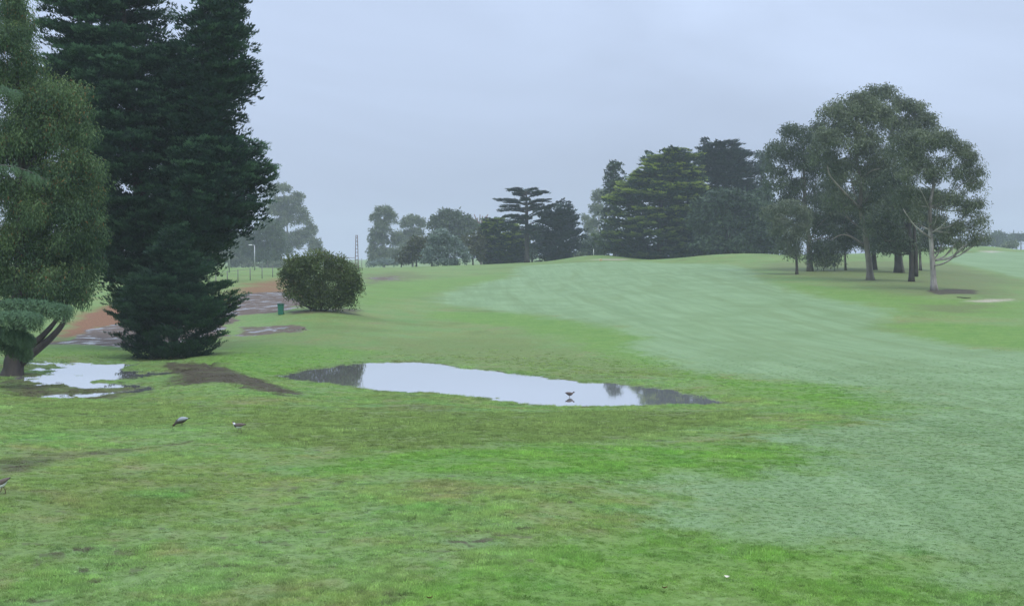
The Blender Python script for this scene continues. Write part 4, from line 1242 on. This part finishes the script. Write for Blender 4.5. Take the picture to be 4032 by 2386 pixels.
# ------------------------------------------------------------------ far right trees
gum('round_tree', 'pale rounded tree far off at the right edge', 3925, 800, [(3935, 935, 40, 22), (3900, 955, 34, 22), (3950, 960, 40, 20)], 'gumfar', F_GUMG, 1.8, [(3925, 985, 0.4), (3925, 960, 0.3), (3930, 930, 0.1)], B_DARK)
gum('round_tree', 'dark flat hedge-like tree far off at the right edge', 4010, 900, [(3995, 940, 34, 18), (4035, 938, 40, 18), (4080, 942, 40, 20)], 'gumfar', F_DARK, 1.9, [(4020, 985, 0.4), (4020, 960, 0.3), (4020, 940, 0.1)], B_DARK)
gum('shrub', 'low round shrub far off at the right edge below the dark tree', 3985, 560, [(3985, 966, 28, 14), (3960, 972, 18, 10)], 'gumfar', F_GUM, 1.4, [(3985, 984, 0.15), (3985, 975, 0.1), (3985, 965, 0.05)], B_DARK, cat='shrub', auto=False)
gum('shrub', 'dim shrub row behind the grassy mounds at the right', 3830, 520, [(3870, 960, 30, 18), (3840, 968, 26, 12), (3790, 974, 30, 10)], 'gumfar', F_GUMD, 1.4, [(3835, 985, 0.15), (3835, 975, 0.1), (3835, 965, 0.05)], B_DARK, cat='shrub', auto=False)

# ------------------------------------------------------------------ course furniture and railway
M_WHITE = plain('white_paint', (0.72, 0.72, 0.70), 0.5)
M_GREEN = plain('green_plastic', (0.03, 0.17, 0.115), 0.45, 0.1)
M_DGREEN = plain('dark_green_plastic', (0.012, 0.075, 0.05), 0.5, 0.1)
M_STEEL = plain('weathered_steel', (0.16, 0.15, 0.15), 0.55, 0.15, metal=0.3)
M_RUST = plain('rusty_steel', (0.14, 0.085, 0.075), 0.7, 0.3, 3.0)
M_GALV = plain('galvanised_steel', (0.42, 0.43, 0.44), 0.45, 0.1, metal=0.4)
M_ROCK = plain('yellow_stone', (0.42, 0.32, 0.16), 0.8, 0.25)

D = 123.5
p = on_ground(1105, D)
r = tag(obj('wheelie_bin', None, None, None, p), 'green plastic bin standing on the grass left of the bush', 'bin')
rings = []
for z, w in ((0.0, 0.40), (0.05, 0.42), (0.5, 0.47), (0.86, 0.52), (0.9, 0.54)):
    a = w / 2
    c = a * 0.82
    rings.append([(c, -a, z), (a, -c, z), (a, c, z), (c, a, z), (-c, a, z), (-a, c, z), (-a, -c, z), (-c, -a, z)])
MB().ring_loft(rings).build('body', M_GREEN, r, False)
rings = []
for z, w in ((0.903, 0.60), (0.94, 0.60), (0.985, 0.5), (1.0, 0.3)):
    a = w / 2
    c = a * 0.85
    rings.append([(c, -a, z), (a, -c, z), (a, c, z), (c, a, z), (-c, a, z), (-a, c, z), (-a, -c, z), (-c, -a, z)])
MB().ring_loft(rings).build('lid', M_DGREEN, r, False)
MB().tube([(-0.24, 0.30, 0.93), (0.24, 0.30, 0.93)], [0.018, 0.018]).build('handle', M_DGREEN, r)
for s in (-1, 1):
    MB().tube([(s * 0.2, 0.24, 0.1), (s * 0.26, 0.24, 0.1)], [0.1, 0.1], 12).build('wheel', M_DGREEN, r, False)

# flagstick-like white post on the mound, stone below
p = on_ground(2337, 331)
r = tag(obj('marker_post', None, None, None, p), 'white marker post standing on the grassy mound', 'post')
MB().tube([(0, 0, -0.2), (0, 0, 1.35)], [0.075, 0.07], 10).build('shaft', M_WHITE, r)
MB().tube([(0, 0, 1.351), (0, 0, 1.42), (0, 0, 1.44)], [0.085, 0.08, 0.03], 10).build('cap', M_WHITE, r)
p = on_ground(2365, 312)
mb = MB()
rings = [[(math.cos(q) * a * random.uniform(.85, 1.1), math.sin(q) * a * 0.8 * random.uniform(.9, 1.1), z) for q in [2 * math.pi * j / 9 for j in range(9)]] for z, a in ((-0.1, 0.32), (0.1, 0.34), (0.3, 0.27), (0.42, 0.12))]
o = mb.ring_loft(rings).build('stone', M_ROCK, None, False)
o.location = p
tag(o, 'yellowish stone beside the pale bunker below the mound', 'stone')

# lamp posts behind the field fence
for px, d, ytop, lab in ((1003, 232, 967, 'thin street lamp with its head turned left beyond the fence'), (903, 212, 892, 'taller street lamp half hidden by the cypress edge')):
    p = on_ground(px, d)
    r = tag(obj('street_lamp', None, None, None, p), lab, 'lamp', 'street lamps beyond the fence')
    h = float(P(px, ytop, d)[2] - p[2])
    MB().tube([(0, 0, -0.2), (0, 0, h * 0.5), (0, 0, h)], [0.11, 0.09, 0.07], 8).build('pole', M_GALV, r)
    MB().tube([(0, 0, h), (-0.2, 0, h + 0.06), (-0.45, 0, h + 0.07)], [0.05, 0.045, 0.04], 6).build('arm', M_GALV, r)
    MB().ring_loft([[(x, -w, h + 0.04), (x, w, h + 0.04), (x, w * .8, h + 0.04 + t), (x, -w * .8, h + 0.04 + t)] for x, w, t in ((-0.4, .08, .08), (-0.55, .17, .14), (-0.85, .16, .12), (-1.0, .07, .06))]).build('lamp_head', M_WHITE, r, False)

# lattice railway mast with its bracket
p = on_ground(1405, 290)
r = tag(obj('railway_mast', None, None, None, p), 'rusty lattice railway mast standing right of the bush', 'mast')
h = float(P(1404, 928, 290)[2] - p[2])
hb = lambda z: 0.36 - 0.2 * z / h
for s in (-1, 1):
    MB().tube([(s * hb(0), 0, -0.3), (s * hb(h), 0, h)], [0.085, 0.075], 4).build('leg', M_RUST, r, False)
for k in range(9):
    z = h * (k + 0.6) / 9.2
    MB().box((0, 0.0, z), (2 * hb(z) - 0.1, 0.07, 0.11)).build('rung', M_RUST, r, False)
MB().box((0, 0, h + 0.03), (0.48, 0.16, 0.1)).build('cap', M_RUST, r, False)
za = float(P(1404, 1015, 290)[2] - p[2])
MB().tube([(-0.3, -0.1, za), (-3.1, -0.1, za)], [0.05, 0.045], 6).build('bracket_arm', M_RUST, r)
MB().tube([(-0.33, -0.1, za - 1.3), (-1.7, -0.1, za - 0.08)], [0.04, 0.04], 6).build('bracket_stay', M_RUST, r)
MB().tube([(-3.0, -0.1, za + 0.05), (-2.6, -0.1, za - 0.55), (-2.0, -0.1, za - 0.6)], [0.04, 0.035, 0.03], 6).build('wire_clamp', M_RUST, r)


def wire_fence(lab, pts, hgt, group=None, wires=4, rail=True, mat=M_STEEL, mesh=False):
    q = [on_ground(px, d) for px, d in pts]
    r = tag(obj('wire_fence', None, None, None, q[0]), lab, 'fence', group)
    o0 = q[0]
    post = None
    for a in q:
        c = a - o0
        if post is None:
            post = MB().tube([(0, 0, -0.3), (0, 0, hgt)], [0.055, 0.055], 6).build('post', mat, r)
            post.location = c
        else:
            pc = post.copy()
            COL.objects.link(pc)
            pc.location = c
    for k in range(wires):
        z = hgt * (k + 0.7) / wires
        mb = MB()
        mb.tube([a - o0 + np.array([0, -0.06, z]) for a in q], [0.02 if k == wires - 1 and rail else 0.007] * len(q), 4)
        mb.build('top_rail' if k == wires - 1 and rail else 'wire', mat, r)
    return r


wire_fence('wire fence along the edge of the bright field left of the bush', [(850, 168), (895, 172), (937, 176), (985, 182), (1032, 189), (1074, 197), (1115, 206), (1160, 217)], 1.55)
wire_fence('receding railway fence behind the right shoulder of the bush', [(1270, 205), (1296, 214), (1320, 224), (1343, 236), (1365, 248), (1386, 262), (1406, 277), (1425, 292)], 2.2, wires=6)

# ------------------------------------------------------------------ birds
M_BW = plain('white_plumage', (0.72, 0.73, 0.72), 0.8, 0.06)
M_BB = plain('brown_plumage', (0.135, 0.105, 0.09), 0.8, 0.25, 30)
M_BK = plain('black_plumage', (0.012, 0.011, 0.012), 0.7)
M_BG = plain('grey_plumage', (0.30, 0.32, 0.35), 0.8, 0.15, 25)
M_BM = plain('mottled_plumage', (0.085, 0.07, 0.06), 0.85, 0.6, 40)
M_BC = plain('chestnut_plumage', (0.055, 0.022, 0.015), 0.8, 0.2)
M_BY = plain('yellow_bill', (0.55, 0.38, 0.04), 0.5)
M_BL = plain('bird_leg', (0.12, 0.06, 0.05), 0.6)


def loft(spec, n=12):
    """spec: (x, z, half width, half height) along the body; x forward"""
    q = smooth_path(np.array(spec, float), 3)
    mb = MB()
    mb.ring_loft([[(x, math.cos(t) * w, z + math.sin(t) * hh) for t in [2 * math.pi * j / n for j in range(n)]] for x, z, w, hh in q])
    return mb


def slanted(spec, n=12):
    """same, rings follow the path's slope (necks and heads)"""
    q = smooth_path(np.array(spec, float), 3)
    mb = MB()
    rings = []
    for i, (x, z, w, hh) in enumerate(q):
        a, b_ = q[max(i - 1, 0)], q[min(i + 1, len(q) - 1)]
        tx, tz = b_[0] - a[0], b_[1] - a[1]
        l = math.hypot(tx, tz) + 1e-9
        nx, nz = -tz / l, tx / l
        rings.append([(x + nx * math.sin(t) * hh, math.cos(t) * w, z + nz * math.sin(t) * hh) for t in [2 * math.pi * j / n for j in range(n)]])
    return mb.ring_loft(rings)


def bird_legs(r, x, z0, spread=0.028, stride=0.05, mat=M_BL):
    for s in (-1, 1):
        f = x + s * stride
        mb = MB().tube([(x, s * spread, z0), ((x + f) / 2 - 0.015, s * spread, z0 * 0.55), (f, s * spread, 0.006)], [0.009, 0.007, 0.006], 6)
        for a in (-0.5, 0, 0.5):
            mb.tube([(f, s * spread, 0.006), (f + 0.035 * math.cos(a), s * spread + 0.035 * math.sin(a), 0.004)], [0.005, 0.003], 5)
        mb.build('leg', mat, r)


def lapwing(px, d, face, pitch, lab):
    p = on_ground(px, d)
    r = tag(obj('lapwing', None, None, None, p, (0, 0, face)), lab, 'bird', 'lapwings on the grass')
    before = set(bpy.data.objects)
    slanted([(-0.165, 0.168, 0.012, 0.006), (-0.12, 0.17, 0.032, 0.022), (-0.05, 0.168, 0.058, 0.055), (0.02, 0.178, 0.064, 0.066), (0.075, 0.205, 0.048, 0.052), (0.105, 0.24, 0.03, 0.034), (0.12, 0.268, 0.027, 0.03), (0.135, 0.287, 0.026, 0.026), (0.155, 0.292, 0.014, 0.014)]).build('body', M_BW, r)
    for s in (-1, 1):
        mb = slanted([(-0.19, 0.178, 0.006, 0.008), (-0.12, 0.186, 0.02, 0.03), (-0.04, 0.195, 0.026, 0.045), (0.03, 0.205, 0.024, 0.045), (0.07, 0.222, 0.012, 0.022)])
        mb.v = [(x, y + s * 0.045, z) for x, y, z in mb.v]
        mb.build('wing', M_BB, r)
    slanted([(-0.13, 0.196, 0.02, 0.01), (-0.05, 0.222, 0.042, 0.014), (0.03, 0.24, 0.042, 0.014), (0.072, 0.25, 0.028, 0.012)]).build('back', M_BB, r)
    slanted([(-0.205, 0.172, 0.012, 0.006), (-0.15, 0.174, 0.024, 0.012), (-0.12, 0.176, 0.02, 0.016)]).build('tail', M_BK, r)
    for s in (-1, 1):
        mb = slanted([(0.055, 0.165, 0.006, 0.02), (0.072, 0.20, 0.01, 0.03), (0.075, 0.24, 0.008, 0.02)])
        mb.v = [(x + 0.005, y + s * 0.046, z) for x, y, z in mb.v]
        mb.build('shoulder_band', M_BK, r)
    slanted([(0.105, 0.285, 0.014, 0.008), (0.122, 0.306, 0.024, 0.012), (0.142, 0.312, 0.022, 0.01), (0.156, 0.302, 0.012, 0.008)]).build('crown_cap', M_BK, r)
    slanted([(0.148, 0.291, 0.010, 0.010), (0.172, 0.287, 0.006, 0.006), (0.195, 0.28, 0.002, 0.002)]).build('bill', M_BY, r)
    for s in (-1, 1):
        mb = slanted([(0.14, 0.298, 0.003, 0.008), (0.152, 0.285, 0.004, 0.012), (0.15, 0.265, 0.002, 0.006)])
        mb.v = [(x, y + s * 0.025, z) for x, y, z in mb.v]
        mb.build('wattle', M_BY, r)
    for o in set(bpy.data.objects) - before:        # lean the body about the hips
        o.matrix_local = Matrix.Translation((0, 0, 0.14)) @ Matrix.Rotation(pitch, 4, 'Y') @ Matrix.Translation((0, 0, -0.14))
    bird_legs(r, -0.01, 0.135)
    r.scale = (1.08,) * 3
    return r


lapwing(937, 40.2, math.radians(180 - 8), math.radians(12), 'brown and white lapwing walking on the grass right of the grazing duck')
lapwing(-4, 26.2, math.radians(180 + 10), math.radians(34), 'lapwing bowing at the left edge, only its tail half in view')


def duck(px, d, face, lab, graze, group='ducks'):
    if graze:
        p = on_ground(px, d)
    else:
        p = on_ground(px, d)
        p[2] = -0.03
    r = tag(obj('duck', None, None, None, p, (0, 0, face)), lab, 'bird', group)
    if graze:
        slanted([(-0.20, 0.235, 0.02, 0.012), (-0.14, 0.225, 0.06, 0.05), (-0.05, 0.205, 0.088, 0.085), (0.05, 0.175, 0.088, 0.085), (0.12, 0.135, 0.065, 0.062), (0.165, 0.095, 0.035, 0.036), (0.20, 0.06, 0.03, 0.03)]).build('body', M_BM, r)
        slanted([(0.18, 0.085, 0.022, 0.024), (0.205, 0.062, 0.033, 0.033), (0.228, 0.04, 0.03, 0.03), (0.24, 0.026, 0.014, 0.014)]).build('head', M_BC, r)
        slanted([(0.236, 0.032, 0.013, 0.010), (0.252, 0.014, 0.011, 0.006), (0.262, 0.002, 0.007, 0.003)]).build('bill', M_BK, r)
        wz = [(-0.21, 0.25, 0.01, 0.01), (-0.12, 0.245, 0.03, 0.04), (-0.02, 0.232, 0.036, 0.056), (0.05, 0.21, 0.03, 0.05), (0.10, 0.18, 0.012, 0.02)]
        slanted([(-0.29, 0.262, 0.016, 0.006), (-0.23, 0.25, 0.03, 0.014), (-0.17, 0.236, 0.036, 0.02)]).build('tail', M_BK, r)
        slanted([(-0.16, 0.262, 0.03, 0.012), (-0.05, 0.284, 0.05, 0.014), (0.04, 0.262, 0.045, 0.012)]).build('back', M_BG, r)
        lx, lz = -0.02, 0.13
    else:
        slanted([(-0.19, 0.215, 0.015, 0.01), (-0.13, 0.2, 0.05, 0.045), (-0.04, 0.18, 0.08, 0.08), (0.05, 0.175, 0.08, 0.08), (0.11, 0.19, 0.05, 0.052), (0.15, 0.215, 0.03, 0.03), (0.18, 0.235, 0.026, 0.026)]).build('body', M_BB, r)
        slanted([(0.165, 0.228, 0.022, 0.022), (0.19, 0.246, 0.033, 0.033), (0.215, 0.244, 0.03, 0.03), (0.228, 0.238, 0.014, 0.014)]).build('head', M_BC, r)
        slanted([(0.222, 0.24, 0.013, 0.011), (0.245, 0.228, 0.010, 0.006), (0.255, 0.222, 0.006, 0.003)]).build('bill', M_BK, r)
        wz = [(-0.2, 0.225, 0.008, 0.01), (-0.12, 0.222, 0.026, 0.035), (-0.02, 0.21, 0.03, 0.05), (0.06, 0.205, 0.02, 0.036)]
        slanted([(-0.25, 0.238, 0.012, 0.005), (-0.2, 0.226, 0.026, 0.012), (-0.15, 0.216, 0.03, 0.016)]).build('tail', M_BK, r)
        lx, lz = 0.0, 0.11
    for s in (-1, 1):
        mb = slanted(wz)
        mb.v = [(x, y + s * 0.062, z) for x, y, z in mb.v]
        mb.build('wing', M_BG if graze else M_BB, r)
    bird_legs(r, lx, lz, 0.035, 0.03)
    return r


duck(708, 42.5, math.radians(180 + 12), 'grey backed duck grazing head down left of the walking lapwing', True)
duck(2244, 63.8, math.radians(20), 'brown duck standing in the shallow pond water', False)

# ------------------------------------------------------------------ fallen leaves, stick
M_LEAFB = plain('fallen_leaf_brown', (0.27, 0.18, 0.085), 0.7, 0.2, 30)
M_LEAFP = plain('fallen_leaf_pale', (0.72, 0.68, 0.56), 0.7, 0.1, 30)
for px, py, mt, lab in ((2862, 2286, M_LEAFP, 'pale curled leaf fallen on the near bright grass'), (2616, 2332, M_LEAFB, 'tan fallen leaf on the near grass left of the pale leaf'), (1692, 2368, M_LEAFB, 'brown fallen leaf at the bottom edge of the grass')):
    g = ground_pt(px, py)
    vs, fs = [], []
    for i in range(7):
        t = i / 6
        w = 0.022 * math.sin(math.pi * min(0.97, t * 0.9 + 0.06))
        x = (t - 0.5) * 0.085
        for s in (-1, 0, 1):
            vs.append((x, s * w, 0.02 * (t - 0.5) ** 2 * 4 + abs(s) * 0.014))
    n0 = len(vs)
    vs += [(a, b_, c + 0.002) for a, b_, c in vs]
    for i in range(6):
        for s in (0, 1):
            a = i * 3 + s
            fs.append([a, a + 3, a + 4, a + 1])
            fs.append([n0 + a, n0 + a + 1, n0 + a + 4, n0 + a + 3])
    o = obj('fallen_leaf', mesh_from('fallen_leaf', np.array(vs), fs, True), mt, None, (g[0], g[1], gz(g[0], g[1]) + 0.06), (0.5, 0.1, random.uniform(0, 6)))
    tag(o, lab, 'leaf')
g = ground_pt(3795, 1176)
q = np.array([[-0.75, 0, 0.12], [-0.3, 0.1, 0.1], [0.1, 0.05, 0.06], [0.7, -0.1, 0.05]])
o = MB().tube(q, [0.03, 0.05, 0.05, 0.03], 6).build('fallen_branch', B_DARK)
o.location = (g[0], g[1], gz(*g))
tag(o, 'short dark fallen branch above the pale bunker at the right', 'branch')

# ------------------------------------------------------------------ grass
def tuft(nb, h, spread, lean, w):
    T = []
    for i in range(nb):
        a = random.uniform(0, 6.28)
        rr = spread * math.sqrt(random.random())
        c = np.array([rr * math.cos(a), rr * math.sin(a), -0.01])
        a2 = random.uniform(0, 6.28)
        d = np.array([math.cos(a2) * lean * random.random(), math.sin(a2) * lean * random.random(), 1.0])
        n = np.array([math.cos(a2 + 1.2), math.sin(a2 + 1.2), 0.2])
        T += tri(c, d, n, h * random.uniform(0.55, 1.25), w)
    T = np.array(T)
    return mesh_from('grass_tuft', T, np.arange(len(T)).reshape(-1, 3))


tc = bpy.data.collections.new('tufts')
for i in range(6):
    me = tuft(26, 0.042, 0.09, 1.5, 0.011)
    me.materials.append(M_BLADE)
    tc.objects.link(bpy.data.objects.new('grass_tuft', me))


def scatter(n, d0, d1, jit):
    """even scatter over the ground between two distances ahead"""
    d = np.sqrt(rng.uniform(d0 * d0, d1 * d1, n))
    x = rng.uniform(-0.42, 0.42, n) * d
    return x, d


xs, ys = [], []
u_ = rng.random(310000)
b_ = (u_ * (100 ** 0.6 - 16 ** 0.6) + 16 ** 0.6) ** (1 / 0.6)      # thinning smoothly with distance
xs.append(rng.uniform(-0.42, 0.42, len(b_)) * b_)
ys.append(b_)
big0 = sum(len(a) for a in xs)
a, b_ = scatter(60000, 16, 64, 0)
kk = (fbm(a * 0.55, b_ * 0.55, 2, 43) + 0.8 * fbm(a * 2.2, b_ * 2.2, 2, 44)) > 0.22
xs.append(a[kk])
ys.append(b_[kk])
X, Y = np.concatenate(xs), np.concatenate(ys)
BIG = np.arange(len(X)) >= big0
Z, S = height(X, Y)
GMk = masks(X, Y)
cl = fbm(X * 0.9, Y * 0.9, 3, 41) + 0.7 * fbm(X * 3.1, Y * 3.1, 2, 42)
bare = np.maximum.reduce([GMk['mud'], GMk['mulch'] * 1.0, GMk['sand'], GMk['soil'] * 0.8])
mown = sstep(0.3, 0.75, GMk['fair'])
pk = (np.clip(0.78 + 0.7 * cl, 0.3, 1) * (1 - mown) + 0.7 * mown) * (1 - bare) * np.where(BIG & (GMk['fair'] > 0.3), 0.0, 1.0)
pk = pk * sstep(100, 58, Y)
shore = (S > -0.9) & (S < 0.75)
pk = np.where(shore, np.clip(0.95 - 0.9 * np.maximum(S, 0) / 0.75, 0, 1) * (0.35 + 0.65 * (cl > 0)) * (1 - 0.5 * GMk['soil']), np.where(S >= 0.75, 0, pk))
keep = rng.random(len(X)) < pk
SH = shore[keep]
X, Y, Z, cl, BIG = X[keep], Y[keep], Z[keep], cl[keep], BIG[keep]
GMk = {k: v[keep] for k, v in GMk.items()}
n = len(X)
mown = sstep(0.3, 0.75, GMk['fair'])
sc = ((0.7 + 0.95 * np.clip(cl, -0.4, 1)) * (1 - mown) + 0.30 * mown) * rng.uniform(0.7, 1.35, n) * (1 + 0.7 * GMk['long'])
sc *= np.where(BIG & (GMk['fair'] < 0.4), rng.uniform(1.3, 2.1, n), 1.0)
sc *= np.where(SH, rng.uniform(1.1, 2.0, n), 1.0)
for bx, by in ((937, 40.2), (-4, 26.2), (708, 42.5)):
    sc *= np.where(np.hypot(X - (bx - CX) / F * by, Y - by + 0.2) < 0.45, 0.45, 1.0)
wide = np.sqrt(np.clip(Y / 26, 1, 2.6))
at = {c: GMk[c] for c in CHN}
mown = sstep(0.3, 0.75, GMk['fair'])
at['tint'] = np.clip(0.43 + 0.28 * cl * (1 - mown) + 0.25 * fbm(X * 5.5, Y * 5.5, 2, 45) + np.where(BIG, 0.12, 0) + rng.normal(0, 0.2, n), 0, 1)
at['lane'] = lanes(X, Y)
at['gpos'] = np.stack([X, Y, Z], -1)
at['spin'] = np.stack([rng.normal(0, 0.12, n), rng.normal(0, 0.12, n), rng.uniform(0, 6.28, n)], -1)
at['size'] = np.stack([wide * (0.6 + 0.4 * sc), wide * (0.6 + 0.4 * sc), sc], -1)
gme = mesh_from('grass', np.stack([X, Y, Z], -1), np.zeros((0, 3), int), False, at)
grass = obj('grass', gme)
tag(grass, 'short tufted rough grass covering the near ground', 'grass', kind='stuff')
ng = bpy.data.node_groups.new('grass_scatter', 'GeometryNodeTree')
ng.interface.new_socket('Geometry', in_out='INPUT', socket_type='NodeSocketGeometry')
ng.interface.new_socket('Geometry', in_out='OUTPUT', socket_type='NodeSocketGeometry')
gi, go = N(ng, 'NodeGroupInput'), N(ng, 'NodeGroupOutput')
iop = N(ng, 'GeometryNodeInstanceOnPoints')
ci = N(ng, 'GeometryNodeCollectionInfo')
ci.inputs['Collection'].default_value = tc
ci.inputs['Separate Children'].default_value = True
ci.inputs['Reset Children'].default_value = True
iop.inputs['Pick Instance'].default_value = True
for nm, sk in (('spin', 'Rotation'), ('size', 'Scale')):
    na_ = N(ng, 'GeometryNodeInputNamedAttribute', data_type='FLOAT_VECTOR')
    na_.inputs['Name'].default_value = nm
    ng.links.new(na_.outputs[0], iop.inputs[sk])
m2p = N(ng, 'GeometryNodeMeshToPoints')
ng.links.new(gi.outputs[0], m2p.inputs[0])
ng.links.new(m2p.outputs[0], iop.inputs['Points'])
ng.links.new(ci.outputs[0], iop.inputs['Instance'])
ng.links.new(iop.outputs[0], go.inputs[0])
md = grass.modifiers.new('scatter', 'NODES')
md.node_group = ng

# ------------------------------------------------------------------ haze
HZ = 1600.0
z0, z1 = float(GZ.min()) - 1.0, 45.0
mb = MB().box((0, 0, (z0 + z1) / 2), (2 * HZ, 2 * HZ, z1 - z0))
m = bpy.data.materials.new('haze')
m.use_nodes = True
m.node_tree.nodes.clear()
mo = N(m.node_tree, 'ShaderNodeOutputMaterial')
pv = N(m.node_tree, 'ShaderNodeVolumePrincipled')
pv.inputs['Color'].default_value = (0.86, 0.92, 1.0, 1)
pv.inputs['Density'].default_value = 0.00031
pv.inputs['Anisotropy'].default_value = 0.0
m.node_tree.links.new(pv.outputs[0], mo.inputs['Volume'])
hz = mb.build('haze', m, None, False)
tag(hz, kind='stuff')
tot = sum(len(o.data.polygons) for o in SC.objects if o.type == 'MESH')
print('POLYS', tot, 'GRASS', n, 'ZMAX', max((o.matrix_world @ Vector(c)).z for o in SC.objects if o.type == 'MESH' and o is not hz for c in o.bound_box))
